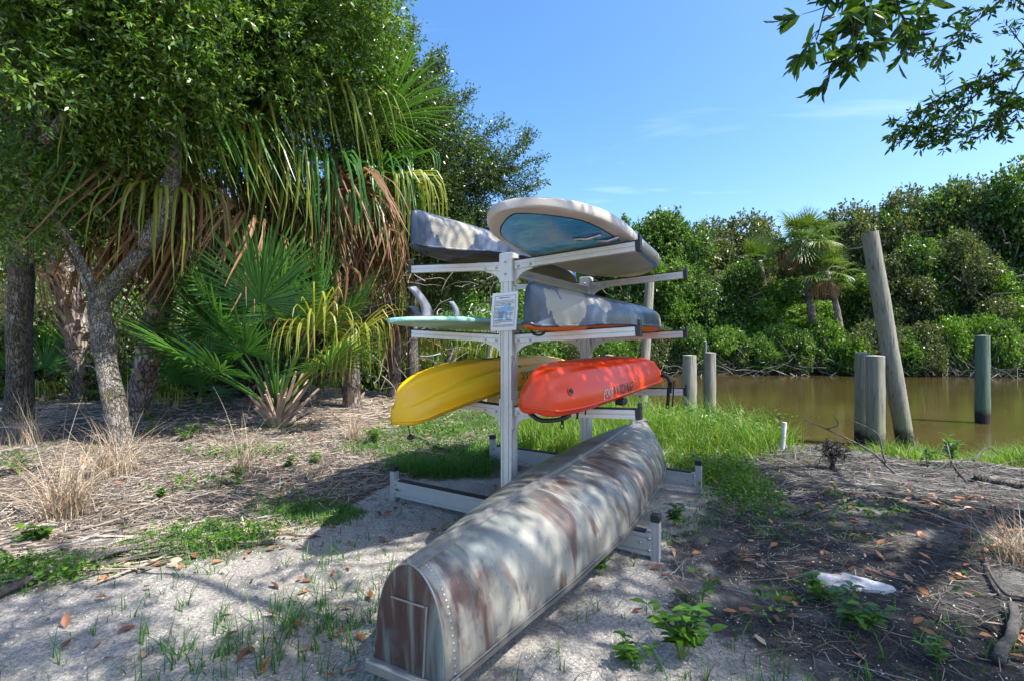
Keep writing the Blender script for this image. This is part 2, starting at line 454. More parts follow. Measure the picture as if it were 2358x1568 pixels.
def groove_poly(w, h, gw=.005, gd=.006, gx=None, gy=None):
    """rectangle w x h with two narrow grooves along every face"""
    gx = w * .27 if gx is None else gx; gy = h * .27 if gy is None else gy
    a, b = w / 2, h / 2; p = []
    def side(half, dep, fn, gq):
        for q in (-gq, gq):
            for t, d in ((q - gw, 0), (q - gw, gd), (q + gw, gd), (q + gw, 0)): p.append(fn(t, dep - d))
    p.append((-a, -b)); side(a, b, lambda t, d: (t, -d), gx)
    p.append((a, -b)); side(b, a, lambda t, d: (d, t), gy)
    p.append((a, b)); side(a, b, lambda t, d: (-t, d), gx)
    p.append((-a, b)); side(b, a, lambda t, d: (-d, -t), gy)
    return p

RK = empty('kayak_rack', P0, -TH, 'tall aluminium storage rack with sloped arms holding the boats', 'rack')
X_, Y_, Z_ = (1, 0, 0), (0, 1, 0), (0, 0, 1)
GAP = 1.70
LEVELS = (.957, 1.547, 2.15)
ARM = 1.06
bolt_m = MB(); bolt_m.tube([(0, 0, 0), (0, 0, .006), (0, 0, .009)], [.011, .010, .004], 8)
def bolt(loc, rx, rz, parent):
    if not hasattr(bolt, 'me'):
        o = bolt_m.build('bolt', M['bolt'], parent, True); bolt.me = o.data
    else: o = link('bolt', bolt.me, parent)
    o.location = loc; o.rotation_euler = (rx, 0, rz); return o
for s0 in (0, GAP):
    b = MB(); b.extrude(groove_poly(.10, .10), (0, s0, .02), X_, Y_, Z_, 2.20)
    post = b.build('post', M['alu'], RK)
    # runner on the ground with upright ends
    b = MB(); b.extrude(groove_poly(.06, .145, .004, .005, .012, .045), (-1.19, s0 - .083, .112), Y_, Z_, X_, 2.38)
    run = b.build('runner', M['alu_dull'], RK)
    b = MB(); b.box((0, s0 - .083, .19), (2.3, .056, .012)); b.build('runner_pad', M['rubber'], run)
    for e in (-1, 1):
        b = MB(); b.extrude(groove_poly(.055, .06, .003, .004), (e * 1.22, s0 - .083, 0), X_, Y_, Z_, .272)
        up = b.build('upright', M['alu_dull'], RK)
        b = MB(); b.extrude([(-.031, -.034), (.031, -.034), (.031, .034), (-.031, .034)], (e * 1.22, s0 - .083, .268), X_, Y_, Z_, .05); b.build('end_cap', M['black_plastic'], up, bevel=.006)
        b = MB(); b.box((e * 1.183, s0 - .083, .115), (.022, .068, .15)); b.build('bracket', M['alu_dull'], up, bevel=.003)
        bolt((e * 1.12, s0 - .1135, .115), PI / 2, 0, run)
        bolt((e * 1.183, s0 - .118, .155), PI / 2, 0, up); bolt((e * 1.183, s0 - .118, .075), PI / 2, 0, up)
    for li, z in enumerate(LEVELS):
        b = MB()   # sleeve of the arm bracket round the post
        b.box((0, s0 - .054, z - .055), (.122, .008, .235)); b.box((0, s0 + .054, z - .055), (.122, .008, .235))
        b.box((-.0585, s0, z - .055), (.012, .1, .235)); b.box((.0585, s0, z - .055), (.012, .1, .235))
        if li < 2:     # lower sleeves leave the front of the post open
            b = MB(); b.box((-.0565, s0, z - .055), (.012, .118, .235)); b.box((.0565, s0, z - .055), (.012, .118, .235))
        sl = b.build('sleeve', M['alu'], post, bevel=.002)
        if li == 2:
            for q in (0, -.10): bolt((0, s0 - .058, z - .01 + q), PI / 2, 0, sl)
        for e in (-1, 1):
            tl = math.radians(2.9)
            ax = np.array([e * math.cos(tl), 0, math.sin(tl)]); up_ = np.array([-e * math.sin(tl), 0, math.cos(tl)])
            o = np.array([e * .064, s0, z])
            b = MB()
            yy = np.array([0, e, 0])
            b.extrude([(-.026, -.030), (.026, -.030), (.026, 0), (-.026, 0)], o, yy, up_, ax, ARM - .064)
            b.extrude([(-.021, -.036), (.021, -.036), (.021, -.029), (-.021, -.029)], o, yy, up_, ax, ARM - .066)
            b.extrude([(-.026, -.066), (.026, -.066), (.026, -.035), (-.026, -.035)], o, yy, up_, ax, ARM - .064)
            arm = b.build('arm', M['alu'], RK, bevel=.002)
            b = MB(); b.extrude([(-.024, .001), (.024, .001), (.024, .011), (-.024, .011)], o, yy, up_, ax, ARM - .07); b.build('arm_pad', M['rubber'], arm)
            b = MB(); oc = o + ax * (ARM - .062)
            b.extrude([(-.030, -.070), (.030, -.070), (.030, .012), (-.030, .012)], oc, yy, up_, ax, .036)
            b.extrude([(-.030, .012), (.030, .012), (.024, .048), (-.024, .048)], oc + ax * .018, yy, up_, ax, .018)
            b.build('end_cap', M['black_plastic'], arm, bevel=.003)
            b = MB(); b.extrude([(-.029, -.068), (.029, -.068), (.029, -.031), (-.029, -.031)], o, yy, up_, ax, .20)
            br = b.build('bracket', M['alu'], arm, bevel=.002)
            for q_ in (.04, .15): bolt(tuple(o + ax * q_ + up_ * -.05 + np.array([0, -.029, 0])), PI / 2, 0, br)
            b = MB()   # curved gusset plate under the arm
            gp = [(0, -.068), (.17, -.060)] + [(.17 - .165 * math.sin(t), -.075 - .125 * (1 - math.cos(t))) for t in np.linspace(.15, PI / 2, 7)] + [(0, -.205)]
            b.extrude([(q[0], q[1]) for q in gp], o + np.array([0, -.012, 0]), (e, 0, 0), Z_, Y_, .024)
            b.build('gusset', M['alu'], arm)
b = MB(); b.extrude([(-.03, 0), (.03, 0), (.03, .012), (.026, .014), (.026, .022), (.03, .024), (.03, .036), (.026, .038), (.026, .046), (.03, .048), (.03, .075), (-.03, .075)], (0, .055, 2.03), X_, Z_, Y_, GAP - .11)
b.build('top_beam', M['alu_dull'], RK)
b = MB(); b.extrude([(-.03, 0), (.03, 0), (.03, .075), (-.03, .075)], (0, .055, .06), X_, Z_, Y_, GAP - .11); b.build('base_beam', M['alu_dull'], RK)

# ------------------------------------------------------------------ notice on the front post
M['paper'] = plain('paper', (.78, .78, .80), .6, var=.04)
M['ink'] = plain('ink', (.012, .012, .014), .7)
M['ink_body'] = plain('ink_body', (.06, .06, .065), .7)
M['print_blue'] = plain('print_blue', (.30, .50, .72), .7, var=.25, scale=60)
def text_mesh(body, size, shear=0.0, ext=.0006):
    cu = bpy.data.curves.new('t', 'FONT'); cu.body = body; cu.size = size; cu.align_x = 'CENTER'; cu.align_y = 'CENTER'; cu.shear = shear; cu.extrude = ext; cu.resolution_u = 3
    o = bpy.data.objects.new('t', cu); COL.objects.link(o)
    bpy.context.view_layer.update()
    me = bpy.data.meshes.new_from_object(o.evaluated_get(bpy.context.evaluated_depsgraph_get()))
    bpy.data.objects.remove(o); return me
sg = empty('notice_sheet', tuple(rack(0, -.0635, 1.735)), -TH, 'white printed notice with a pale blue house drawing taped to the front post', 'sign')
b = MB(); W2, H2 = .125, .155
pv = []; 
for i in range(7):
    for j in range(9):
        x = -W2 + 2 * W2 * i / 6; z = -H2 + 2 * H2 * j / 8
        pv.append((x + .010 * z / H2, -.004 - .010 * (x / W2) ** 2 + .004 * math.sin(3 * z / H2 + x * 9), z + .03 * x))
fr = [(i*9+j, (i+1)*9+j, (i+1)*9+j+1, i*9+j+1) for i in range(6) for j in range(8)]
b.add(pv, fr); pv2 = [(x, y + .0012, z) for x, y, z in pv]; b.add(pv2, [tuple(reversed(f)) for f in fr])
b.build('paper', M['paper'], sg, True)
def onpaper(x, z): return (x + .010 * z / H2, -.004 - .010 * (x / W2) ** 2 + .004 * math.sin(3 * z / H2 + x * 9) - .0012, z + .03 * x)
def flat(b, poly, dy=0.0):
    v = [onpaper(*q) for q in poly]; b.add([(x, y - dy, z) for x, y, z in v], [tuple(range(len(v)))])
b = MB()
x0, x1, z0, z1 = -.098, .098, -.122, .128
for A_, B_ in (((x0, z0), (x1, z0)), ((x0, z1), (x1, z1))):
    for i in range(6):
        xa = A_[0] + (B_[0] - A_[0]) * i / 6; xb = A_[0] + (B_[0] - A_[0]) * (i + 1) / 6
        flat(b, [(xa, A_[1] - .0015), (xb, A_[1] - .0015), (xb, A_[1] + .0015), (xa, A_[1] + .0015)])
for xx in (x0, x1):
    for i in range(8):
        za = z0 + (z1 - z0) * i / 8; zb = z0 + (z1 - z0) * (i + 1) / 8
        flat(b, [(xx - .0015, za), (xx + .0015, za), (xx + .0015, zb), (xx - .0015, zb)])
b.build('printed_border', M['ink_body'], sg)
b = MB()   # the house drawing: roof, chimney, walls, door gap and window gap
flat(b, [(-.07, 0), (.072, 0), (.035, .034), (.012, .055), (-.03, .03)])
flat(b, [(.028, .03), (.05, .022), (.05, .065), (.028, .065)])
flat(b, [(-.03, .045), (-.012, .058), (-.018, .068), (-.034, .06)])
flat(b, [(-.058, -.075), (-.014, -.075), (-.014, 0), (-.058, 0)])
flat(b, [(.014, -.075), (.026, -.075), (.026, 0), (.014, 0)])
flat(b, [(.05, -.075), (.06, -.075), (.06, 0), (.05, 0)]); flat(b, [(.026, -.075), (.05, -.075), (.05, -.052), (.026, -.052)])
flat(b, [(-.014, -.02), (.014, -.02), (.014, 0), (-.014, 0)])
b.build('house_print', M['print_blue'], sg)
me = text_mesh('Dear neighbors of Coralita,', .0165); me.materials.append(M['ink'])
o = link('heading', me, sg); o.location = onpaper(-.012, .113); o.location.y -= .0015; o.rotation_euler = (PI / 2, -.03, 0)
b = MB(); rr = random.Random(3)
zz = [.088, .076, .064, .052] + [.030, .018, .006, -.006, -.016, -.027, -.038, -.049] + [-.071, -.082, -.093] + [-.112]
ends = [.085, .09, .082, .06, .085, .09, .085, .0, .083, .08, .02, .03, .08, .083, -.03, .088]
for z, xe in zip(zz, ends):
    x = -.092
    while x < xe:
        w_ = rr.uniform(.007, .022); flat(b, [(x, z - .0022), (min(x + w_, xe), z - .0022), (min(x + w_, xe), z + .0022), (x, z + .0022)], .0006); x += w_ + .003
b.build('body_text', M['ink_body'], sg)

# ------------------------------------------------------------------ lofted boats
def prof_interp(pr, n):
    pr = np.array(pr, float)      # half profile from (1,0) at the rim to (0,1) at the keel
    t = np.concatenate([[0], np.cumsum(np.hypot(*np.diff(pr, axis=0).T))]); t /= t[-1]
    ti = np.linspace(0, 1, n)
    return np.stack([pchip(t, pr[:, 0], ti), pchip(t, pr[:, 1], ti)], 1)
class Boat:
    """a craft lying keel up: x across, y along (near end at 0), z up from the rim"""
    def __init__(s, st, mid, end, deck, n=15, m=52):
        st = np.array(st, float)
        s.L = st[-1, 0]
        u = np.linspace(0, 1, m); u = .5 - .5 * np.cos(PI * u) * .55 - .225 * (1 - 2 * u) if False else u
        s.y = np.unique(np.concatenate([u, np.linspace(0, .06, 6), np.linspace(.94, 1, 6)])) * s.L
        s.w, s.zr, s.zk, s.zd, s.b = [pchip(st[:, 0], st[:, i], s.y) for i in range(1, 6)]
        s.mid, s.end, s.dk, s.n = prof_interp(mid, n), prof_interp(end, n), prof_interp(deck, 8), n
    def row(s, i):
        pr = s.mid * (1 - s.b[i]) + s.end * s.b[i]
        x = pr[:, 0] * s.w[i]; z = s.zr[i] + pr[:, 1] * (s.zk[i] - s.zr[i])
        return np.concatenate([np.stack([-x, np.full(s.n, s.y[i]), z], 1), np.stack([x[::-1][1:], np.full(s.n - 1, s.y[i]), z[::-1][1:]], 1)])
    def drow(s, i):
        x = s.dk[:, 0] * s.w[i]; z = s.zr[i] + s.dk[:, 1] * s.zd[i]
        return np.concatenate([np.stack([-x, np.full(8, s.y[i]), z], 1), np.stack([x[::-1][1:], np.full(7, s.y[i]), z[::-1][1:]], 1)])
    def surf(s, rows, name, mat, parent, flip=False, caps=False):
        b = MB(); k = len(rows[0]); m = len(rows)
        f = [(i*k+j, (i+1)*k+j, (i+1)*k+j+1, i*k+j+1) for i in range(m-1) for j in range(k-1)]
        if caps: f += [tuple(range(k)), tuple((m-1)*k + j for j in range(k-1, -1, -1))]
        if not flip: f = [tuple(reversed(q)) for q in f]
        b.add(np.vstack(rows), f); o = b.build(name, mat, parent, True)
        return o
    def hull(s, mat, parent): 
        s.ho = s.surf([s.row(i) for i in range(len(s.y))], 'hull', mat, parent, caps=True); return s.ho
    def deck(s, mat, parent): return s.surf([s.drow(i) for i in range(len(s.y))], 'deck', mat, parent, True, True)
    def rim(s, mat, parent, r=.012, name='rim', out=.004):
        pl = [(-s.w[i] - out, s.y[i], s.zr[i]) for i in range(len(s.y))] + [(s.w[i] + out, s.y[i], s.zr[i]) for i in range(len(s.y) - 1, -1, -1)]
        pl.append(pl[0])
        b = MB(); b.tube(pl, r, 6, False); return b.build(name, mat, parent, True)
    def at(s, y, j):
        """point and outward normal on the hull: j runs 0..1 from left rim over the keel to the right rim"""
        i = int(np.argmin(abs(s.y - y))); i = min(max(i, 1), len(s.y) - 2)
        r = s.row(i); q = j * (len(r) - 1); a = int(min(q, len(r) - 2)); p = r[a] + (r[a+1] - r[a]) * (q - a)
        tx = r[a+1] - r[a]; ty = s.row(i+1)[a] - s.row(i-1)[a]
        n = np.cross(ty, tx); n /= np.linalg.norm(n)
        if n[0] * p[0] * 3 + n[2] * (p[2] - s.zr[i] + .02) < 0: n = -n
        return p, n, ty / np.linalg.norm(ty), tx / np.linalg.norm(tx)
def stick(me, name, mat, parent, p, n, xdir, off=.004):
    """lay a flat text mesh on a surface: text x along xdir, facing n"""
    n = np.array(n); xd = np.array(xdir) - n * np.dot(xdir, n); xd /= np.linalg.norm(xd); yd = np.cross(n, xd)
    if not me.materials: me.materials.append(mat)
    o = link(name, me, parent)
    Mx = Matrix.Identity(4)
    for r_ in range(3): Mx[r_][0], Mx[r_][1], Mx[r_][2], Mx[r_][3] = xd[r_], yd[r_], n[r_], (p + n * off)[r_]
    o.matrix_local = Mx
    return o
def wrap(o, target, off=.003):
    sw = o.modifiers.new('wrap', 'SHRINKWRAP'); sw.target = target; sw.wrap_method = 'NEAREST_SURFACEPOINT'; sw.wrap_mode = 'ABOVE_SURFACE'; sw.offset = off
def craft(name, r, s, z, label, cat, dyaw=0, roll=0, pitch=0):
    e = empty(name, tuple(rack(r, s, z)), -TH + math.radians(dyaw), label, cat)
    e.rotation_euler = (math.radians(pitch), math.radians(roll), -TH + math.radians(dyaw)); return e

def polymer(name, col, rough=.3, scuff=(1, 1, 1), sc=.3):
    k = Mt(name); v = k.coord()
    n = k.noise(v, 3, 5); f = k.noise(k.coord((6, 1, 6)), 14, 6, .7)
    c = k.mix(k.ramp(n, [(.3, 0), (.7, 1)]), tuple(x * .9 for x in col), col)
    c = k.mix(k.ramp(f, [(.62, 0), (.72, sc)]), c, scuff)
    k.set(Base_Color=c); k.l(k.ramp(k.math('ADD', k.math('MULTIPLY', n, .5), k.math('MULTIPLY', f, .5)), [(.3, rough - .06), (.7, rough + .16)]), k.b.inputs['Roughness'])
    k.bump(k.noise(v, 5, 3), .12, .02)
    return k.m
M['yellow'] = polymer('yellow_polymer', (.86, .47, .004), .34, (.62, .36, .03))
M['orange'] = polymer('orange_polymer', (.74, .052, .006), .3, (.66, .13, .05))
k = Mt('camo_polymer'); v = k.coord()
wv = k.n('ShaderNodeVectorMath', operation='ADD')
nz = k.n('ShaderNodeTexNoise'); nz.inputs['Scale'].default_value = 11; nz.inputs['Detail'].default_value = 5; k.l(v, nz.inputs['Vector'])
sc_ = k.n('ShaderNodeVectorMath', operation='SCALE'); sc_.inputs['Scale'].default_value = .16; k.l(nz.outputs['Color'], sc_.inputs[0])
k.l(v, wv.inputs[0]); k.l(sc_.outputs[0], wv.inputs[1])
n1 = k.noise(wv.outputs[0], 2.3, 1.5, .4); n2 = k.noise(k.coord(loc=(5, 2, 1)), 2.4, 1, .4)
base = k.mix(k.ramp(n2, [(.46, 0), (.53, 1)]), (.045, .06, .092), (.095, .125, .18))
base = k.mix(k.ramp(n1, [(.615, 0), (.62, 1)]), base, (.31, .285, .24))
base = k.mix(k.ramp(n1, [(.455, 1), (.465, 0)]), base, (.035, .05, .075))
k.set(Base_Color=base, Roughness=.3); k.bump(k.noise(v, 6, 3), .1, .02)
M['camo'] = k.m
M['camo_deck'] = polymer('camo_deck', (.62, .14, .02), .4, (.5, .42, .36), .6)
M['dark_deck'] = polymer('dark_deck', (.05, .06, .075), .5, (.2, .2, .22), .4)
M['webbing'] = plain('webbing', (.012, .012, .013), .7)
M['white_ring'] = plain('white_ring', (.7, .7, .7), .4)

camo_st = [(0, .028, .00, .255, -.02, 1), (.05, .04, -.01, .275, -.03, 1), (.35, .135, .0, .275, -.045, .9), (.8, .27, .03, .27, -.05, .45), (1.3, .345, .04, .265, -.05, .1), (1.8, .345, .04, .262, -.05, .05),
           (2.3, .29, .03, .255, -.05, .3), (2.7, .18, .01, .235, -.05, .6), (2.95, .085, .0, .20, -.04, .8), (3.03, .03, .02, .14, -.02, 1)]
camo_mid = [(1, 0), (1.0, .18), (.97, .45), (.88, .68), (.70, .82), (.62, .85), (.45, .93), (.2, .99), (0, 1)]
camo_end = [(1, 0), (.97, .3), (.88, .6), (.72, .84), (.5, .96), (.2, 1), (0, 1)]
dk = [(1, 0), (.95, .45), (.8, .85), (.5, 1.0), (.3, .9), (0, .7)]
def loop_handle(p, w, h, parent, name='handle', r=.009):
    t = np.linspace(0, PI, 11); pts = [(p[0] + w / 2 * math.cos(a), p[1], p[2] - h * math.sin(a) ** .6) for a in t]
    b = MB(); b.tube(pts, r, 7); return b.build(name, M['webbing'], parent, True)
c1 = craft('kayak', -.47, -.64, 2.235, 'grey camouflage kayak lying keel up on the top left arms', 'kayak', dyaw=0, roll=-2.5)
bt = Boat(camo_st, camo_mid, camo_end, dk); h1 = bt.hull(M['camo'], c1); bt.deck(M['dark_deck'], c1); bt.rim(M['camo'], c1, .011)
loop_handle((0, .12, -.03), .07, .04, c1)
b = MB(); ii = int(np.argmin(abs(bt.y - 2.62))); b.tube([q * np.array([1.03, 1, 1]) + np.array([0, 0, .004]) for q in bt.row(ii)], .011, 5); b.build('strap', plain('blue_strap', (.02, .12, .55), .6), c1, True)
b = MB(); p, n, ty, tx = bt.at(2.2, .8); b.tube([p + n * .004 - ty * .12, p + n * .03 - ty * .08, p + n * .03 + ty * .08, p + n * .004 + ty * .12], .008, 6); b.build('side_handle', M['webbing'], c1, True)

c2 = craft('kayak', .50, -.60, 1.612, 'grey camouflage kayak with orange deck lying keel up on the middle right arms', 'kayak', dyaw=-1, roll=2.5)
bt2 = Boat(camo_st, camo_mid, camo_end, dk); h2 = bt2.hull(M['camo'], c2); d2 = bt2.deck(M['camo_deck'], c2); bt2.rim(M['camo'], c2, .011); d2['label'] = 'bright orange deck underneath'
loop_handle((0, .16, -.03), .11, .045, c2)
b = MB(); p, n, ty, tx = bt2.at(.03, .5); b.tube([p, p + np.array([0, .0, .035]), p + np.array([-.03, -.02, .045])], [.02, .014, .006], 7); b.build('keel_scrap', M['camo'], c2, True)
b = MB(); b.box((.27, 2.45, -.03), (.05, .1, .045)); b.build('side_carry_handle', M['webbing'], c2, bevel=.01)

ys = [(0, .05, -.13, .07, -.03, 1), (.05, .12, -.13, .13, -.04, 1), (.25, .22, -.085, .215, -.05, .9), (.6, .30, -.02, .275, -.06, .6), (1.1, .355, .03, .30, -.06, .15), (1.7, .36, .04, .30, -.06, .05),
      (2.3, .32, .02, .29, -.06, .25), (2.8, .23, -.02, .25, -.05, .6), (3.1, .12, -.06, .17, -.04, .9), (3.2, .04, -.05, .06, -.02, 1)]
ymid = [(1, 0), (1.01, .15), (.99, .36), (.92, .54), (.83, .66), (.74, .62), (.60, .68), (.50, .86), (.40, .95), (.30, .90), (.18, .88), (.09, .96), (0, 1)]
yend = [(1, 0), (1.0, .16), (.95, .32), (.86, .38), (.66, .42), (.56, .56), (.44, .80), (.30, .93), (.15, .985), (.06, 1), (0, 1)]
c3 = craft('kayak', -.50, -.78, 1.035, 'bright yellow kayak lying keel up on the lowest left arms', 'kayak', roll=-3)
bt3 = Boat(ys, ymid, yend, dk, n=30); h3 = bt3.hull(M['yellow'], c3); bt3.deck(M['yellow'], c3); bt3.rim(M['yellow'], c3, .009)
p, n, ty, tx = bt3.at(1.42, .90)
wrap(stick(text_mesh('KAYAK', .115, .25), 'lettering', M['ink'], c3, p, n, -ty, .006), h3)
b = MB(); b.tube(spline([(.02, .10, -.14), (.02, .09, -.2), (.03, .10, -.25)], 5), .003, 5); b.tube(spline([(-.01, .10, -.14), (.0, .11, -.2), (.02, .10, -.25)], 5), .003, 5)
b.build('toggle_cord', M['webbing'], c3, True)
b = MB(); b.tube(np.array([(.025, .10, -.245), (.025, .10, -.255), (.025, .10, -.275), (.025, .10, -.285)]), [.008, .022, .03, .012], 8); b.build('toggle', M['black_plastic'], c3, True)
b = MB(); q1 = bt3.at(.95, .28)[0]; q2 = bt3.at(1.05, .60)[0]; q3 = bt3.at(1.18, .74)[0]
b.tube(spline([q1 + [0, 0, .01], (q1 + q2) / 2 + [0, 0, .10], q2 + [0, 0, .012], q2 + [.05, .06, .02], (q2 + q3) / 2 + [.02, .03, .06], q3 + [.012, 0, .012], q3 + [.02, .25, .0]], 30), .0045, 6)
b.build('deck_line', M['webbing'], c3, True)

os_ = [(0, .09, -.03, .12, -.04, .9), (.05, .15, -.035, .20, -.05, .9), (.22, .215, -.03, .25, -.055, .7), (.6, .29, -.005, .26, -.06, .35), (1.1, .34, .02, .258, -.06, .1), (1.7, .345, .03, .258, -.06, .1),
       (2.15, .31, .02, .25, -.06, .3), (2.48, .24, .0, .225, -.06, .5), (2.70, .155, -.02, .17, -.05, .8), (2.78, .09, .0, .10, -.03, .9)]
omid = [(1, 0), (1.0, .2), (.97, .36), (.87, .60), (.77, .84), (.66, .93), (.56, .90), (.46, .90), (.38, .985), (.24, .985), (.16, .92), (.07, .92), (0, .95)]
oend = [(1, 0), (.98, .22), (.88, .42), (.66, .62), (.52, .82), (.38, .95), (.2, 1), (0, 1)]
c4 = craft('kayak', .56, -.60, 1.085, 'orange kayak lying keel up on the lowest right arms', 'kayak', dyaw=0, roll=3)
bt4 = Boat(os_, omid, oend, dk, n=30); h4 = bt4.hull(M['orange'], c4); bt4.deck(M['orange'], c4); bt4.rim(M['orange'], c4, .009)
p, n, ty, tx = bt4.at(.17, .86)
b = MB(); b.tube([p + n * .001, p + n * .005], .030, 14); b.build('drain_ring', M['orange'], c4)
b = MB(); b.tube([p, p + n * .008], .021, 12); b.box(p + n * .009, (.006, .034, .006)); b.build('drain_plug', M['black_plastic'], c4)
p, n, ty, tx = bt4.at(1.12, .955)
M['decal'] = plain('decal_white', (.62, .58, .56), .4); M['decal_dark'] = plain('decal_dark', (.06, .03, .04), .4)
for body, dy_, mt, off in (('WIDAG/', -.24, 'decal_dark', .006), ('WIDAG/', -.230, 'decal', .004), ('[00]', -.53, 'decal', .005)):
    p, n, ty, tx = bt4.at(1.12 + dy_, .945)
    o = stick(text_mesh(body, .105 if '[' not in body else .085, .35), 'lettering', M[mt], c4, p, n, ty, off); wrap(o, h4, off)
# tie-down straps and their rings hanging from the orange kayak
def hanging_strap(x, y, z, ln, parent, w=.022, ring=True):
    b = MB(); b.box((x, y, z - ln / 2), (w, .006, ln)); o = b.build('hanging_strap', M['webbing'], parent)
    if ring:
        t = np.linspace(0, 2 * PI, 15); b = MB(); b.tube([(x + .014 * math.cos(a), y, z - ln - .012 + .016 * math.sin(a)) for a in t], .004, 6, False); b.build('strap_ring', M['webbing'], o, True)
hanging_strap(.06, .32, -.09, .09, c4); hanging_strap(.14, .4, -.09, .05, c4, .016, False); hanging_strap(.18, .45, -.08, .03, c4, .01, False)
b = MB(); b.tube(spline([(-.10, .12, -.09), (0, .10, -.125), (.12, .16, -.11), (.16, .22, -.08)], 9), .016, 6); b.build('grip', M['black_plastic'], c4, True)
hanging_strap(.42, 2.05, .04, .12, c4, .04, False); hanging_strap(.43, 1.95, -.02, .17, c4, .03); hanging_strap(.47, 1.98, .05, .25, c4, .012, False)
b = MB(); b.tube(spline([(.33, 2.05, .09), (.39, 2.05, .08), (.43, 2.03, .02)], 6), .022, 7); b.build('buckle', M['black_plastic'], c4, True)
b = MB(); b.box((.30, .9, -.05), (.07, .12, .05)); b.build('side_grip', M['black_plastic'], c4, bevel=.012)

# ---- paddle board on the top right arms
def board(L, W, T, tailw, nosew, rocker):
    ys_ = np.unique(np.concatenate([np.linspace(0, L, 44), L * .06 * (np.linspace(0, 1, 9) ** 2), L - L * .06 * (np.linspace(0, 1, 9) ** 2)]))
    u = ys_ / L
    e1 = np.clip(u / .38, 0, 1); e2 = np.clip((1 - u) / .34, 0, 1)
    w = W / 2 * (1 - (1 - e1) ** nosew) ** .52 * (1 - (1 - e2) ** tailw) ** .52
    t = T * (.42 + .58 * np.minimum(1, 4.5 * np.minimum(u, 1 - u)) ** .6)
    z = rocker * ((2 * u - 1) ** 2)
    return ys_, np.maximum(w, .004), t, z
def board_rows(bd, n=36, ex=.36, zex=.46):
    rows = []
    for y, w, t, z in zip(*bd):
        a = np.linspace(0, 2 * PI, n, endpoint=False)
        ca, sa = np.cos(a), np.sin(a)
        tt = min(t, w * 1.6)
        rows.append(np.stack([w * np.sign(ca) * abs(ca) ** ex, np.full(n, y), z + tt / 2 + tt / 2 * np.sign(sa) * abs(sa) ** zex], 1))
    return rows
def ring_loft(rows, name, mat, parent):
    b = MB(); k = len(rows[0]); m = len(rows)
    f = [(i*k+j, i*k+(j+1)%k, (i+1)*k+(j+1)%k, (i+1)*k+j) for i in range(m-1) for j in range(k)]
    f += [tuple(range(k-1, -1, -1)), tuple((m-1)*k+j for j in range(k))]
    b.add(np.vstack(rows), [tuple(reversed(q)) for q in f]); return b.build(name, mat, parent, True)
k = Mt('board_tan'); v = k.coord()
c = k.mix(k.ramp(k.noise(v, 3, 5), [(.3, 0), (.7, 1)]), (.40, .35, .31), (.56, .51, .46))
c = k.mix(k.ramp(k.noise(k.coord((5, 1, 1)), 9, 6, .7), [(.62, 0), (.74, .6)]), c, (.16, .13, .12))
k.set(Base_Color=c, Roughness=.38); M['board_tan'] = k.m
k = Mt('board_blue'); v = k.coord((1, 1, 1)); sw = k.noise(v, 2.2, 3, .5, 1.5)
c = k.ramp(sw, [(.25, (.015, .20, .50)), (.5, (.025, .34, .72)), (.58, (.10, .52, .74)), (.64, (.02, .30, .64))])
c = k.mix(k.ramp(k.noise(k.coord((2, 9, 1), rot=(0, 0, .4)), 4, 7, .75), [(.56, 0), (.66, .8)]), c, (.42, .62, .85))
k.set(Base_Color=c, Roughness=.25); k.b.inputs['Specular IOR Level'].default_value = .35; M['board_blue'] = k.m
M['stripe_blue'] = plain('stripe_blue', (.012, .22, .58), .25)
M['board_white'] = plain('board_white', (.66, .65, .64), .3, var=.08)
sup_c = np.array([-.02, 2.66]); yaw = -math.radians(27)
sp_ = empty('paddle_board', (sup_c[0], sup_c[1], 2.205), yaw, 'wide tan and white paddle board with blue nose panel on the top right arms', 'paddle board')
sp_.rotation_euler = (0, math.radians(-3.5), yaw)
bd = board(3.15, .88, .125, 2.2, 2.3, .035)
ring_loft(board_rows(bd), 'board', M['board_tan'], sp_)
ysb, wb, tb, zb = bd
def inlay(name, mat, y0, y1, f0, f1, drop=.0025, curve=None, n=26):
    rows = []
    for y in y0 + (y1 - y0) * np.linspace(0, 1, n) ** 2:
        w_ = np.interp(y, ysb, wb); z_ = np.interp(y, ysb, zb); t_ = min(np.interp(y, ysb, tb), w_ * 1.6)
        a0, a1 = (f0, f1) if curve is None else curve(y)
        xs = np.linspace(a0, a1, 9)
        ff = np.clip(abs(xs), 0, .9995); ca = ff ** (1 / .36)
        rows.append(np.stack([xs * w_, np.full(9, y), z_ + t_ / 2 - t_ / 2 * (np.sqrt(np.maximum(0, 1 - ca ** 2))) ** .46 - drop], 1))
    b = MB(); m = len(rows)
    b.add(np.vstack(rows), [(i*9+j, (i+1)*9+j, (i+1)*9+j+1, i*9+j+1) for i in range(m-1) for j in range(8)])
    return b.build(name, mat, sp_, True)
def oval(t): t = min(1, max(0, t)); return math.sqrt(1 - (1 - t) ** 2)
inlay('blue_nose_panel', M['board_blue'], .10, 1.12, 0, 0, curve=lambda y: (-.80 * oval((y - .0995) / .42), .80 * oval((y - .0995) / .42)), n=40)
inlay('panel_outline', M['ink'], .085, 1.12, 0, 0, .0012, curve=lambda y: (-.82 * oval((y - .0845) / .42), .82 * oval((y - .0845) / .42)), n=40)
inlay('blue_stripe', M['stripe_blue'], 1.14, 2.75, .84, .93); 
b = MB(); b.tube([(.10, .78, -.002), (.20, .80, -.014), (.30, .80, -.002)], .014, 8); b.build('grab_handle', M['bolt'], sp_, True)
b = MB(); b.tube([(.22, .95, .0), (.30, .96, -.012), (.38, .96, .0)], .012, 8); b.build('leash_plug', M['bolt'], sp_, True)
yy_ = 1.66; ww = np.interp(yy_, ysb, wb); 
ob = sp_.children[0]
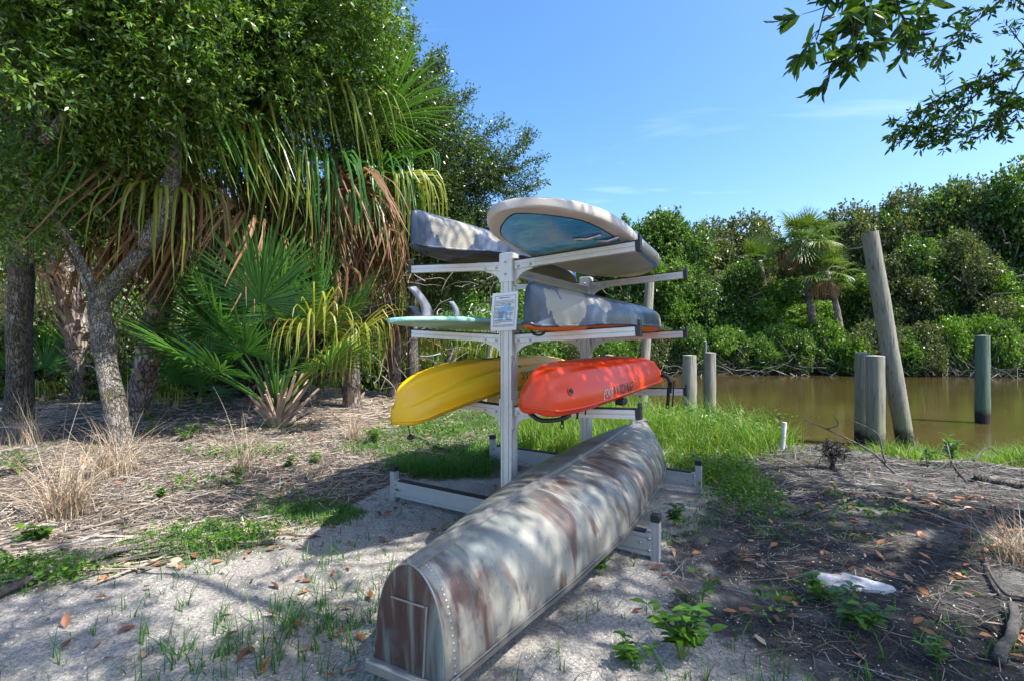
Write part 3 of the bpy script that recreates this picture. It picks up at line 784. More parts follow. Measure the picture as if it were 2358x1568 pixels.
zz_ = np.interp(yy_, ysb, zb) + np.interp(yy_, ysb, tb) * .5
o = stick(text_mesh('DesiNe', .115, .1), 'lettering', M['ink'], sp_, np.array([ww + .001, yy_, zz_]), np.array([1.0, 0, -.12]), np.array([0, 1.0, 0]), .004); wrap(o, ob, .003)

# ---- mint surfboard, fins up, on the middle left arms
k = Mt('board_mint'); v = k.coord()
geo = k.n('ShaderNodeTexCoord'); 
c = k.mix(k.ramp(k.noise(v, 4, 5), [(.3, 0), (.7, 1)]), (.22, .47, .40), (.33, .60, .52)); k.set(Base_Color=c, Roughness=.3); M['mint'] = k.m
k = Mt('worn_bottom'); v = k.coord((1, .6, 1)); c = k.ramp(k.noise(v, 7, 6, .7), [(.3, (.06, .035, .02)), (.5, (.26, .10, .035)), (.7, (.42, .26, .12))]); k.set(Base_Color=c, Roughness=.5); M['worn'] = k.m
M['fin'] = plain('fin_grey', (.22, .26, .32), .4)
mb = empty('surfboard', tuple(rack(-.56, -.78, 1.612)), -TH, 'mint green surfboard lying fins up on the middle left arms', 'surfboard')
mb.rotation_euler = (0, math.radians(-2.9), -TH)
bd2 = board(2.5, .60, .075, 1.9, 2.0, .02)
ring_loft(board_rows(bd2, 26, .5, .62), 'board', M['mint'], mb)
rows = []
for y in np.linspace(.14, 2.3, 24):
    w_ = np.interp(y, bd2[0], bd2[1]); z_ = np.interp(y, bd2[0], bd2[3]); t_ = np.interp(y, bd2[0], bd2[2])
    xs = np.linspace(-.82, .82, 9); rows.append(np.stack([xs * w_, np.full(9, y), z_ + t_ / 2 + t_ / 2 * np.sqrt(np.maximum(0, 1 - abs(xs) ** 4)) ** .62 + .002], 1))
b = MB(); b.add(np.vstack(rows), [(i*9+j, i*9+j+1, (i+1)*9+j+1, (i+1)*9+j) for i in range(23) for j in range(8)]); b.build('worn_bottom', M['worn'], mb, True)
def fin(x, y, h, base, cant, z=.072):
    t = np.linspace(0, 1, 9)
    lead = [(y + base * (1 - .15 * 0) - base * .15 * u - h * .75 * u ** 1.9, h * u) for u in t]
    trail = [(y + base * .0 - h * .10 * math.sin(u * 2.2) * 0 + h * .12 * math.sin(u * PI) - h * .62 * u ** 1.5, h * u * .93) for u in t]
    out = lead + trail[::-1]
    b = MB(); th = .011
    f = []
    n = len(lead)
    vv = []
    for i in range(n):
        a, c_ = lead[i], trail[i]
        m_ = ((a[0] + c_[0]) / 2, (a[1] + c_[1]) / 2); tt = th * (1 - .8 * i / (n - 1))
        vv += [(0, a[0], a[1]), (tt, m_[0], m_[1]), (0, c_[0], c_[1]), (-tt, m_[0], m_[1])]
    for i in range(n - 1):
        for j in range(4): f.append((i*4+j, i*4+(j+1)%4, (i+1)*4+(j+1)%4, (i+1)*4+j))
    f.append(tuple((n-1)*4+j for j in range(4)))
    b.add(vv, f); o = b.build('fin', M['fin'], mb, True); o.location = (x, 0, z); o.rotation_euler = (0, cant, 0)
fin(0, .34, .25, .16, 0); fin(-.20, .50, .125, .10, -.12); fin(.20, .50, .125, .10, .12)

# ---- square-stern canoe lying keel up along the right of the rack
k = Mt('canoe_paint'); v = k.coord((1.6, 6.5, 1.6)); vv_ = k.coord((1, 1, 1))
a1 = k.noise(v, 1.5, 5, .55, 1.4); a2 = k.noise(vv_, 2.3, 4, .5, .6); a3 = k.noise(k.coord((1.2, 3.2, 1.2), loc=(4, 7, 2)), 1.7, 4, .55, .8)
c = k.mix(k.ramp(a2, [(.35, 0), (.65, 1)]), (.155, .152, .128), (.31, .30, .262))
c = k.mix(k.ramp(a3, [(.50, 0), (.62, .9)]), c, (.085, .042, .036))
c = k.mix(k.ramp(a1, [(.56, 0), (.66, .55)]), c, (.36, .345, .305))
c = k.mix(k.ramp(k.noise(k.coord(loc=(9, 1, 3)), 1.6, 3), [(.52, 0), (.68, .8)]), c, (.12, .17, .175))
c = k.mix(k.ramp(k.noise(vv_, 40, 4, .7), [(.60, 0), (.72, .6)]), c, (.07, .06, .05))
c = k.mix(k.ramp(k.noise(k.coord((1, 5, 1), rot=(0, 0, .3)), 11, 7, .75), [(.60, 0), (.66, .55)]), c, (.42, .41, .385))
k.set(Base_Color=c, Metallic=.12); k.l(k.ramp(a2, [(.2, .36), (.8, .52)]), k.b.inputs['Roughness'])
k.bump(k.math('ADD', k.noise(vv_, 3.5, 3), k.math('MULTIPLY', a1, .25)), .25, .03); M['canoe'] = k.m
k = Mt('transom_paint'); v = k.coord((9, 9, 1.6)); a1 = k.noise(v, 1.0, 5, .6, .7); a2 = k.noise(k.coord(), 3.5, 4)
c = k.ramp(a1, [(.32, (.035, .018, .016)), (.48, (.075, .045, .04)), (.58, (.17, .20, .18)), (.7, (.30, .33, .29))])
c = k.mix(k.ramp(a2, [(.5, 0), (.64, .8)]), c, (.10, .16, .17)); k.set(Base_Color=c, Metallic=.25, Roughness=.42); M['transom'] = k.m
M['canoe_rail'] = alu('canoe_rail', (.20, .195, .185), .45, .5)
M['canoe_metal'] = alu('canoe_metal', (.33, .33, .325), .42, .6)
cn_yaw = -TH - math.radians(-3.2)
c_or = rack(.695, -1.93, 0)
cz = empty('canoe', tuple(c_or), cn_yaw, 'camouflage painted aluminium canoe with square stern lying keel up across the base runners', 'canoe')
cst = [(0, .178, .155, .600, 0, .25), (.45, .262, .17, .60, 0, .12), (1.1, .38, .188, .592, 0, .05), (2.0, .47, .199, .575, 0, 0), (2.8, .455, .199, .565, 0, .05), (3.5, .40, .19, .565, 0, .2),
       (4.05, .27, .165, .56, 0, .5), (4.4, .13, .13, .53, 0, .8), (4.58, .045, .10, .45, 0, 1), (4.64, .008, .09, .30, 0, 1)]
cmid = [(1, 0), (1.0, .2), (.965, .42), (.885, .62), (.74, .79), (.52, .905), (.26, .975), (0, 1)]
cend = [(1, 0), (.86, .3), (.66, .58), (.44, .8), (.22, .94), (0, 1)]
ct = Boat(cst, cmid, cend, dk, n=18, m=60)
rows = [ct.row(i) for i in range(len(ct.y))]
hull = ct.surf(rows, 'hull', M['canoe'], cz)
# transom plate leaning aft slightly, proud of the hull end
tr = rows[0] * np.array([1.004, 1, 1]); tr = tr + np.array([0, -.004, 0])
b = MB(); nn = len(tr); tb_ = tr + np.array([0, .018, 0])
b.add(np.vstack([tr, tb_]), [tuple(range(nn - 1, -1, -1)), tuple(range(nn, 2 * nn))] + [(i, i + 1, nn + i + 1, nn + i) for i in range(nn - 1)] + [(nn - 1, 0, nn, 2 * nn - 1)])
tp = b.build('transom', M['transom'], cz)
b = MB(); edge = rows[0] * np.array([1.012, 1, 1]) + np.array([0, .004, .002]); b.tube(edge, .005, 6); b.build('transom_edge', M['canoe_metal'], tp, True)
b = MB(); b.box((0, -.012, .150), (.41, .045, .045)); b.box((-.2, .015, .15), (.02, .09, .055)); b.box((.2, .015, .15), (.02, .09, .055)); b.build('transom_cap', M['canoe_metal'], tp, bevel=.006)
b = MB(); b.box((-.0, -.0085, .455), (.17, .006, .006)); b.box((.088, -.0085, .318), (.007, .006, .28), [[math.cos(.06), 0, math.sin(.06)], [0, 1, 0], [-math.sin(.06), 0, math.cos(.06)]]); b.build('transom_bead', M['canoe_metal'], tp)
for sgn, nm in ((-1, 'gunwale'), (1, 'gunwale')):
    pl = np.stack([sgn * (ct.w + .006), ct.y, ct.zr + .004], 1)
    b = MB(); b.tube(pl, .013, 4, True, PI / 4); b.tube(pl + np.array([sgn * .004, 0, .02]), .004, 5); b.build(nm, M['canoe_rail'], cz)
# keel strip with its flange
kp = np.array([(0, y, z) for y, z in zip(ct.y, ct.zk)]); kp = kp[ct.y < 4.55]
b = MB()
for x0_, x1_, up0 in ((-.038, .038, .0035), (-.011, .011, .024)):
    L1 = kp + np.array([x0_, 0, up0 - (.0012 if abs(x0_) > .02 else 0)]); R1 = kp + np.array([x1_, 0, up0 - (.0012 if abs(x0_) > .02 else 0)])
    L0 = kp + np.array([x0_, 0, -.008]); R0 = kp + np.array([x1_, 0, -.008]); m = len(kp)
    VV = np.vstack([L0, L1, R1, R0])
    b.add(VV, [(q*m+i, q*m+i+1, (q+1)*m+i+1, (q+1)*m+i) for q in range(3) for i in range(m-1)] + [(0, m, 2*m, 3*m), (m-1, 4*m-1, 3*m-1, 2*m-1)])
b.build('keel_strip', M['canoe_metal'], cz)
b = MB()
def rivet(p, n, r=.006):
    R_ = rot_to(n) if abs(n[2]) < .999 else np.eye(3)[:, [0, 2, 1]]
    a = np.arange(6) * PI / 3
    ring = p + r * (np.cos(a)[:, None] * R_[:, 0] + np.sin(a)[:, None] * R_[:, 2])
    ring2 = p + np.array(n) * r * .45 + .6 * r * (np.cos(a)[:, None] * R_[:, 0] + np.sin(a)[:, None] * R_[:, 2])
    b.add(np.vstack([ring, ring2]), [(i, (i+1) % 6, 6 + (i+1) % 6, 6 + i) for i in range(6)] + [tuple(range(6, 12))])
for y in np.arange(.05, 4.2, .032):
    z = np.interp(y, ct.y, ct.zk)
    rivet(np.array([.027, y, z + .001]), (0, 0, 1), .005); 
    if y < 2: rivet(np.array([-.027, y, z + .001]), (0, 0, 1), .005)
for j in np.linspace(.02, .98, 46):
    p, n, ty, tx = ct.at(.035, j); rivet(p, n if np.dot(n, [p[0], 0, .3]) > 0 else -n, .0075)
for y in np.arange(.3, 4.2, .26):
    p, n, ty, tx = ct.at(y, .975); rivet(p, n if n[0] > 0 else -n, .006)
    p, n, ty, tx = ct.at(y + .1, .86); rivet(p, n if n[0] > 0 else -n, .004)
o = b.build('rivets', M['canoe_metal'], cz, True); o['kind'] = 'stuff'
# ------------------------------------------------------------------ pilings in and beside the canal
def pilemat(name, top, low):
    k = Mt(name); geo = k.n('ShaderNodeNewGeometry'); sz = k.n('ShaderNodeSeparateXYZ'); k.l(geo.outputs['Position'], sz.inputs[0])
    gr = k.noise(k.coord((9, 9, .5)), 3.2, 6, .65, .5); n = k.noise(k.coord(), 3, 5)
    c = k.ramp(gr, [(.32, tuple(x * .35 for x in top)), (.45, tuple(x * .85 for x in top)), (.6, top), (.75, tuple(min(1, x * 1.4) for x in top))])
    zz = k.math('ADD', k.math('MULTIPLY', sz.outputs['Z'], .5), k.math('MULTIPLY', k.math('SUBTRACT', n, .5), .25))
    c = k.mix(k.ramp(k.math('ADD', zz, .5), [(.42, .75), (.75, 0)]), c, low)
    c = k.mix(k.ramp(k.math('ADD', zz, .5), [(.33, 1), (.40, 0)]), c, (.018, .015, .011))
    c = k.mix(k.ramp(k.noise(k.coord((14, 14, .35)), 2.2, 7, .75, .4), [(.60, 0), (.66, .85)]), c, tuple(x * .16 for x in top))
    k.set(Base_Color=c, Roughness=.88); k.bump(k.math('ADD', gr, k.math('MULTIPLY', k.noise(k.coord((14, 14, .35)), 2.2, 7, .75, .4), -.8)), 1.0, .035); return k.m
M['pile'] = pilemat('weathered_piling', (.30, .29, .24), (.23, .25, .15))
M['pile_green'] = pilemat('green_treated_piling', (.12, .19, .145), (.09, .14, .09))
M['pile_top'] = plain('piling_top', (.36, .37, .33), .85, var=.3, scale=18, bump=.5)
def piling(label, bot, top, r0, r1, mat='pile', name='piling', group='pilings along the canal'):
    bot = np.array(bot, float); top = np.array(top, float)
    e = empty(name, tuple(bot), 0, label, 'piling', group)
    d = top - bot; n = 22; pts = np.linspace(0, 1, n)[:, None] * d
    rng = np.random.default_rng(int(abs(bot[0] * 977 + top[2] * 131)))
    m = 18; a = np.arange(m) * 2 * PI / m
    lob = 1 + .02 * np.sin(2 * a + rng.uniform(0, 6)) + .02 * np.sin(3 * a + rng.uniform(0, 6)) + .014 * rng.normal(size=m)
    V = []; R_ = rot_to(d)
    for i in range(n):
        r = (r0 + (r1 - r0) * i / (n - 1)) * lob * (1 + .012 * rng.normal(size=m) + .02 * math.sin(i * .9))
        if i == n - 1: r = r * .97
        V.append(pts[i] + (np.cos(a) * r)[:, None] * R_[:, 0] + (np.sin(a) * r)[:, None] * R_[:, 2])
    f = [(i*m+j, i*m+(j+1)%m, (i+1)*m+(j+1)%m, (i+1)*m+j) for i in range(n-1) for j in range(m)]
    b = MB(); b.add(np.vstack(V), [tuple(reversed(q)) for q in f]); b.build('shaft', M[mat], e, True)
    b = MB(); tv = V[-1]; b.add(np.vstack([tv, tv.mean(0) + np.array([0, 0, .012])]), [((j+1) % m, j, m) for j in range(m)]); b.build('top_face', M['pile_top'], e)
    return e
def pile_px(label, x, ytop, Y, dia, yb=None, mat='pile', xt=None, **kw):
    t = P(x if xt is None else xt, ytop, Y); bt_ = P(x, 0, Y); bt_[2] = -1.5
    if xt is not None:       # lean: extend the visible line down to the bed
        wl = P(x, yb, Y); d = (t - wl); bt_ = wl - d * ((wl[2] + 1.5) / d[2])
    return piling(label, bt_, t, dia / 2 * 1.04, dia / 2 * .98, mat, **kw)
pile_px('short grey piling at the grassy bank, left of two short ones', 1588, 818, 10.5, .30)
pile_px('short grey piling at the grassy bank, right of two short ones', 1636, 812, 12.5, .28)
pile_px('slim green post top showing just behind a short piling', 1624, 786, 14.5, .10, mat='pile_green', name='post')
pile_px('left piling of the close pair standing beside the leaning one', 1987, 812, 9.45, .28)
pile_px('thick right piling of the close pair standing beside the leaning one', 2016, 819, 8.9, .315)
pile_px('tall piling leaning to the left out over the canal', 2087, 536, 9.26, .30, 1030, xt=2003)
pile_px('greenish piling standing alone far out in the canal at the right', 2263, 773, 12.0, .295, mat='pile_green')
pile_px('tall pale piling rising behind the right arms of the rack', 1485, 648, 13.0, .26, 838, xt=1496)
pile_px('short square-topped piling seen just above the orange kayak', 1403, 817, 14.0, .26)
pile_px('thin weathered pole leaning behind the mint surfboard', 1124, 820, 15.0, .19, 820, xt=1141, name='pole') if False else pile_px('thin weathered pole leaning behind the mint surfboard', 1126, 686, 13.4, .19, 820, xt=1142, name='pole')
b = MB(); q = P(1801, 1040, 6.3); pz = float(height(q[0], q[1]))
b.tube([(0, 0, -.2), (0, 0, .37)], .032, 14, False); b.tube([(0, 0, .37), (0, 0, .30)], .026, 14)
o = b.build('plastic_pipe', plain('pvc', (.62, .64, .63), .45, var=.2), None, True); o.location = (q[0], q[1], pz); o.rotation_euler = (.03, .06, 0)
tag(o, 'short white plastic pipe stub standing in the grass at the water edge', 'pipe')

# ------------------------------------------------------------------ foliage
def unit(n, rng):
    v = rng.normal(size=(n, 3)); return v / np.linalg.norm(v, axis=1)[:, None]
def leaves(base, d, L, W, rng, fold=.25, droop=.0):
    """diamond leaves: base (n,3), direction (n,3), lengths, widths"""
    n = len(base)
    s = np.cross(d, unit(n, rng)); s /= np.linalg.norm(s, axis=1)[:, None] + 1e-9
    nn = np.cross(s, d)
    L = np.broadcast_to(L, n)[:, None]; W = np.broadcast_to(W, n)[:, None]
    mid = base + d * L * .5 + nn * W * fold
    tip = base + d * L - np.array([0, 0, 1]) * L * droop
    V = np.stack([base, mid + s * W * .5, tip, mid - s * W * .5], 1).reshape(-1, 3)
    return V, np.arange(n * 4).reshape(n, 4)
def twig_leaves(tp, td, k, tl, L, W, rng, spread=.75, droop=0.):
    """k leaves along each twig at tp pointing td"""
    n = len(tp)
    t = np.tile((np.arange(k) + .5) / k, n); P_ = np.repeat(tp, k, 0); D = np.repeat(td, k, 0)
    b = P_ + D * (t * tl)[:, None] + rng.normal(size=(n * k, 3)) * .018
    d = D * (.25 + .75 * t[:, None]) + unit(n * k, rng) * spread
    d /= np.linalg.norm(d, axis=1)[:, None]
    s = rng.uniform(.7, 1.25, n * k)
    return leaves(b, d, L * s, W * s, rng, droop=droop)
def blob_twigs(blobs, rng, dens, hollow=.45, clump=.5, cf=1.6, flat=1.0, seed_off=0.):
    """twig positions and outward directions in ellipsoid blobs (x,y,z,r[,rz]) with clumps and gaps"""
    TP, TD = [], []
    for bl in blobs:
        c = np.array(bl[:3]); r = bl[3]; rz = bl[4] if len(bl) > 4 else r * .8
        n = int(dens * r * r * r * 4.2)
        u = unit(n, rng)
        rad = (hollow ** 3 + (1 - hollow ** 3) * rng.uniform(size=n)) ** (1 / 3)
        lump = 1 + .28 * wob(u * 1.7 + c + seed_off, 1.3)
        p = u * (rad * lump)[:, None] * np.array([r, r, rz]) + c
        keep = wob(p + seed_off, cf) > -clump + .5 * rng.normal(size=n) * .3
        p, u = p[keep], u[keep]
        d = u + rng.normal(size=p.shape) * .6 + np.array([0, 0, .1]); d /= np.linalg.norm(d, axis=1)[:, None]
        TP.append(p); TD.append(d)
    return np.vstack(TP), np.vstack(TD)
def branches(b, roots, targets, rng, r0, r1, n=7, sag=.1):
    for a, t in zip(roots, targets):
        a = np.array(a, float); t = np.array(t, float); d = np.linalg.norm(t - a)
        pts = np.linspace(0, 1, n)[:, None] * (t - a) + a
        j = rng.normal(size=(n, 3)) * d * .05; j[0] = 0; j[-1] = 0
        pts = pts + j; pts[:, 2] += sag * d * np.sin(np.linspace(0, PI, n))
        b.tube(pts, np.linspace(r0, r1, n), 6, False)
def tree(name, label, trunk, tr, limbs, blobs, mat_leaf, mat_bark, rng, dens=120, k=9, tl=.28, L=.085, W=.032, hollow=.45, clump=.5, group=None, twig_n=260, cat='tree', extra=None, droop=.05, spread=.75, cf=1.6, nside=14):
    base = np.array(trunk[0])
    e = empty(name, tuple(base), 0, label, cat, group)
    b = MB(); tp = spline(np.array(trunk), 26)
    tp = tp + np.stack([wob(tp, 3) * tr[0] * .12, wob(tp + 9, 3) * tr[0] * .12, np.zeros(len(tp))], 1)
    rr = pchip(np.linspace(0, 1, len(tr)), tr, np.linspace(0, 1, 26))
    rr = rr * (1 + .05 * wob(tp + 3, 6)); rr[0] *= 1.25; rr[1] *= 1.1
    b.tube(tp - base, rr, nside); b.build('trunk', mat_bark, e, True)
    b = MB()
    for lm in limbs:
        lp = spline(np.array(lm[0], float), 22); lp = lp + np.stack([wob(lp, 4), wob(lp + 5, 4), wob(lp + 8, 4)], 1) * lm[1] * .25
        b.tube(lp - base, np.linspace(lm[1], lm[2], 22) * (1 + .06 * wob(lp, 7)), 10)
    TP, TD = blob_twigs(blobs, rng, dens, hollow, clump, cf)
    if extra is not None: TP = np.vstack([TP, extra[0]]); TD = np.vstack([TD, extra[1]])
    # fine branches from limb ends into the crown
    anchors = np.array([lm[0][-1] for lm in limbs] + [trunk[-1]], float)
    pick = rng.choice(len(TP), min(twig_n, len(TP)), replace=False)
    for q in pick:
        t = TP[q]; a = anchors[np.argmin(np.linalg.norm(anchors - t, axis=1))]
        a2 = a + (t - a) * rng.uniform(.25, .6)
        branches(b, [a2 - base], [t - base], rng, .014, .003, 5)
    for t in np.array([bl[:3] for bl in blobs]):
        a = anchors[np.argmin(np.linalg.norm(anchors - t, axis=1))]
        branches(b, [a - base], [t - base], rng, max(.02, tr[-1] * .5), .014, 8)
    if len(b.v): b.build('limbs', mat_bark, e, True)
    V, F = twig_leaves(TP - base, TD, k, tl, L, W, rng, spread, droop)
    link('crown', fastmesh('crown', V, F, mat_leaf), e)
    return e

# ---- live oak on the left, its crown filling the upper left
R1 = np.random.default_rng(101)
def B(px, py, Y, r, rz=None):
    p = P(px, py, Y); return (p[0], p[1], p[2], r, rz if rz else r * .8)
ob_ = G(283, 1030); oz = float(height(ob_[0], ob_[1]))
trunkA = [(ob_[0], ob_[1], oz - .15), tuple(P(268, 940, 6.65)), tuple(P(248, 850, 6.7)), tuple(P(236, 760, 6.75)), tuple(P(226, 700, 6.8)), tuple(P(262, 655, 6.8)), tuple(P(300, 610, 6.8)), tuple(P(342, 572, 6.85))]
limbsA = [([P(342, 572, 6.85), P(380, 480, 6.8), P(400, 330, 6.5), P(380, 120, 6.2)], .13, .06),
          ([P(342, 572, 6.85), P(420, 525, 7.6), P(540, 492, 8.5), P(640, 492, 8.6), P(760, 520, 8.7)], .085, .015),
          ([P(560, 490, 8.5), P(610, 440, 8.5), P(720, 438, 8.6)], .05, .012),
          ([P(226, 700, 6.8), P(190, 640, 6.8), P(140, 560, 6.6), P(70, 520, 6.4)], .055, .012),
          ([P(236, 690, 6.8), P(150, 540, 6.4), P(60, 400, 6.0), P(100, 250, 5.8)], .05, .03),
          ([P(380, 300, 6.4), P(500, 200, 6.7), P(640, 120, 7.2), P(720, 60, 7.6)], .07, .03),
          ([P(100, 330, 5.8), P(180, 230, 5.8), P(260, 130, 5.8), P(330, 20, 5.7)], .06, .03)]
blobsA = [B(40, 40, 5.6, 1.4), B(280, 30, 5.9, 1.4), B(500, 50, 6.6, 1.4), B(690, 30, 7.6, 1.4), B(130, 230, 5.8, 1.1), B(330, 200, 6.3, 1.1), B(540, 180, 7, 1.1), B(720, 160, 8, 1.15),
          B(810, 110, 8.6, .75), B(40, 400, 6.2, .9), B(210, 380, 6.8, .75), B(640, -120, 7, 1.6), B(350, -150, 6, 1.6), B(60, -170, 5.6, 1.6), B(420, 300, 7.4, .8, .5), B(620, 270, 8.2, .9, .5), B(30, 150, 5.2, 1.0), B(120, 470, 6.6, .7, .5), B(20, 520, 6.9, .6, .4), B(270, 470, 7.0, .55, .35), B(780, 230, 8.6, .9, .6), B(830, 160, 9.2, .7)]
tree('live_oak', 'large oak with bent pale trunk and broad crown filling the upper left', trunkA, [.165, .14, .135, .13, .14, .12, .105, .09], limbsA, blobsA, M['oak_leaf'], M['bark_oak'], R1, dens=235, k=10, L=.085, W=.027, hollow=.4, clump=.22, twig_n=700, cf=2.2)
# ---- straight mossy trunk at the left edge
R2 = np.random.default_rng(102)
tb2 = P(42, 0, 8.2); 
tree('oak_tree', 'straight mossy trunk standing at the left edge behind the dry grass', [(tb2[0], 8.2, -.1), tuple(P(44, 850, 8.2)), tuple(P(46, 700, 8.2)), tuple(P(50, 560, 8.2)), tuple(P(52, 420, 8.2)), tuple(P(30, 250, 8.2))], [.22, .175, .17, .165, .145, .11],
     [([P(52, 430, 8.2), P(120, 330, 8.3), P(200, 200, 8.4)], .09, .04), ([P(48, 620, 8.2), P(90, 600, 8.2), P(130, 570, 8.1)], .04, .01)],
     [B(20, 330, 8.4, 1.3), B(180, 260, 8.6, 1.3), B(-60, 480, 8.6, .8), B(100, 120, 8.6, 1.5), B(330, 330, 9.2, .8)], M['oak_leaf'], M['bark_left'], R2, dens=130, k=9, L=.095, W=.034, clump=.5, twig_n=160)
# ---- small-leaved oak behind the rack on the left, its branches feathering out against the sky
R3 = np.random.default_rng(103)
def spray(path, n, rng, sp=.12):
    q = spline(np.array(path), n); d = np.gradient(q, axis=0); d /= np.linalg.norm(d, axis=1)[:, None]
    tp = q + rng.normal(size=q.shape) * sp * np.linspace(1.2, .4, n)[:, None]
    td = d + rng.normal(size=q.shape) * .5 + np.array([0, 0, .35]); td /= np.linalg.norm(td, axis=1)[:, None]
    return tp, td
sprays = [[P(1000, 400, 11.8), P(1110, 385, 12), P(1190, 380, 12), P(1240, 372, 12)], [P(1040, 420, 11.8), P(1130, 410, 12), P(1210, 405, 12), P(1238, 410, 12)],
          [P(1080, 440, 11.8), P(1150, 450, 12), P(1200, 470, 12)], [P(1040, 360, 11.8), P(1090, 330, 12), P(1130, 300, 12), P(1160, 290, 12)], [P(960, 230, 11.2), P(985, 170, 11.2), P(1010, 130, 11.2)],
          [P(900, 150, 10.8), P(935, 110, 10.8), P(945, 70, 10.8)], [P(1150, 380, 12), P(1190, 345, 12), P(1215, 318, 12)], [P(980, 280, 11.5), P(1030, 240, 11.5), P(1075, 225, 11.5)], [P(1130, 430, 12), P(1185, 440, 12), P(1225, 430, 12)],
          [P(1000, 210, 11.2), P(1015, 180, 11.2), P(1000, 150, 11.2)], [P(1060, 470, 12), P(1110, 500, 12), P(1150, 505, 12)]]
ex = [spray(s, 95, R3, .17) for s in sprays]; ex = (np.vstack([a for a, _ in ex]), np.vstack([b_ for _, b_ in ex]))
hb = P(955, 0, 12)
tree('small_leaved_oak', 'small-leaved oak behind the rack with twigs feathering out into the sky', [(hb[0], 12, -.1), tuple(P(950, 760, 12)), tuple(P(965, 600, 12)), tuple(P(955, 440, 11.8))], [.16, .13, .12, .09],
     [([P(955, 470, 11.8), P(1030, 420, 11.9), P(1120, 400, 12), P(1190, 395, 12)], .07, .012), ([P(955, 450, 11.8), P(930, 330, 11.3), P(950, 220, 11.2)], .07, .02), ([P(960, 560, 12), P(1010, 540, 12), P(1070, 520, 12)], .05, .015), ([P(940, 470, 11), P(900, 330, 10.8), P(880, 180, 10.6)], .06, .02)],
     [B(915, 260, 10.6, 1.1), B(880, 190, 10.2, .9), B(860, 330, 10.4, 1.0), B(880, 440, 11, 1.0), B(850, 90, 10, .55), B(990, 330, 11.5, 1.05), B(950, 430, 11.6, 1.25), B(1060, 395, 12, .85), B(1120, 395, 12, .55), B(1030, 520, 12.2, 1.0), B(1110, 560, 12.6, .8), B(870, 110, 10.4, .6), B(930, 540, 12.4, .9), B(1010, 640, 13, .9)],
     M['oak_small'], M['bark_dark'], R3, dens=380, k=12, tl=.32, L=.078, W=.03, hollow=.2, clump=.6, twig_n=330, extra=ex, cf=2.0)

# ---- tree standing off to the right, whose branches hang into the upper right and dapple the foreground
R4 = np.random.default_rng(104)
def near_leaves(tp, td, k, tl, L, W, rng):
    """six-point leaves folded along the midrib, for the close branches"""
    n = len(tp); t = np.tile((np.arange(k) + .6) / k, n); Pp = np.repeat(tp, k, 0); D = np.repeat(td, k, 0)
    b0 = Pp + D * (t * tl)[:, None]
    d = D * (.35 + .5 * t[:, None]) + unit(n * k, rng) * .75 + np.array([0, 0, -.15]); d /= np.linalg.norm(d, axis=1)[:, None]
    s = np.cross(d, unit(n * k, rng)); s /= np.linalg.norm(s, axis=1)[:, None]; u = np.cross(s, d)
    sc = rng.uniform(.65, 1.2, n * k)[:, None]; L_ = L * sc; W_ = W * sc
    pts = [b0, b0 + d * L_ * .35 + s * W_ * .5 + u * W_ * .15, b0 + d * L_ * .75 + s * W_ * .38 + u * W_ * .12, b0 + d * L_ - u * W_ * .2, b0 + d * L_ * .75 - s * W_ * .38 + u * W_ * .12, b0 + d * L_ * .35 - s * W_ * .5 + u * W_ * .15]
    V = np.stack(pts, 1).reshape(-1, 3); i = np.arange(n * k) * 6
    F = np.concatenate([np.stack([i, i + 1, i + 2, i + 3], 1), np.stack([i, i + 3, i + 4, i + 5], 1)])
    return V, F
tr_base = np.array([7.6, 3.2, 0.])
rt = empty('overhanging_oak', tuple(tr_base), 0, 'oak whose leafy branches hang down into the upper right corner', 'tree')
b = MB()
tp = spline([(7.6, 3.2, -.1), (7.5, 3.1, 1.5), (7.3, 2.9, 3.2), (7.0, 2.6, 5.0)], 20); b.tube(tp - tr_base, np.linspace(.27, .18, 20) * (1 + .06 * wob(tp, 5)), 14)
b.build('trunk', M['bark_oak'], rt, True)
paths = [  # (points, radius, twigs, leaf length, spread)
    ([P(2130, -330, 2.9), P(2040, -130, 2.75), P(1975, 40, 2.65), P(1945, 150, 2.6)], .016, 38, .10, .12),
    ([P(2130, -330, 2.9), P(1990, -120, 2.6), P(1910, -10, 2.5), P(1880, 90, 2.5)], .014, 32, .10, .11),
    ([P(2040, -130, 2.75), P(2060, 0, 2.7), P(2090, 60, 2.75), P(2110, 95, 2.8)], .011, 22, .10, .10),
    ([P(2700, 90, 4.4), P(2480, 140, 4.3), P(2330, 165, 4.2), P(2200, 205, 4.2), P(2120, 260, 4.15), P(2040, 330, 4.1)], .022, 60, .07, .12),
    ([P(2330, 165, 4.2), P(2250, 215, 4.15), P(2180, 280, 4.1), P(2110, 300, 4.1)], .012, 42, .068, .13),
    ([P(2640, -120, 4.0), P(2400, -60, 3.95), P(2260, 40, 3.9), P(2170, 105, 3.85), P(2070, 130, 3.8)], .016, 46, .066, .11),
    ([P(2700, 160, 4.5), P(2480, 200, 4.3), P(2360, 240, 4.2), P(2280, 295, 4.2), P(2200, 320, 4.2), P(2140, 330, 4.2)], .016, 56, .066, .12),
    ([P(2480, 140, 4.3), P(2380, 120, 4.25), P(2320, 60, 4.2)], .010, 14, .06, .08),
    ([P(2360, 170, 4.2), P(2320, 240, 4.15), P(2300, 290, 4.1)], .009, 26, .066, .10)]
VV, FF, nv = [], [], 0
b = MB()
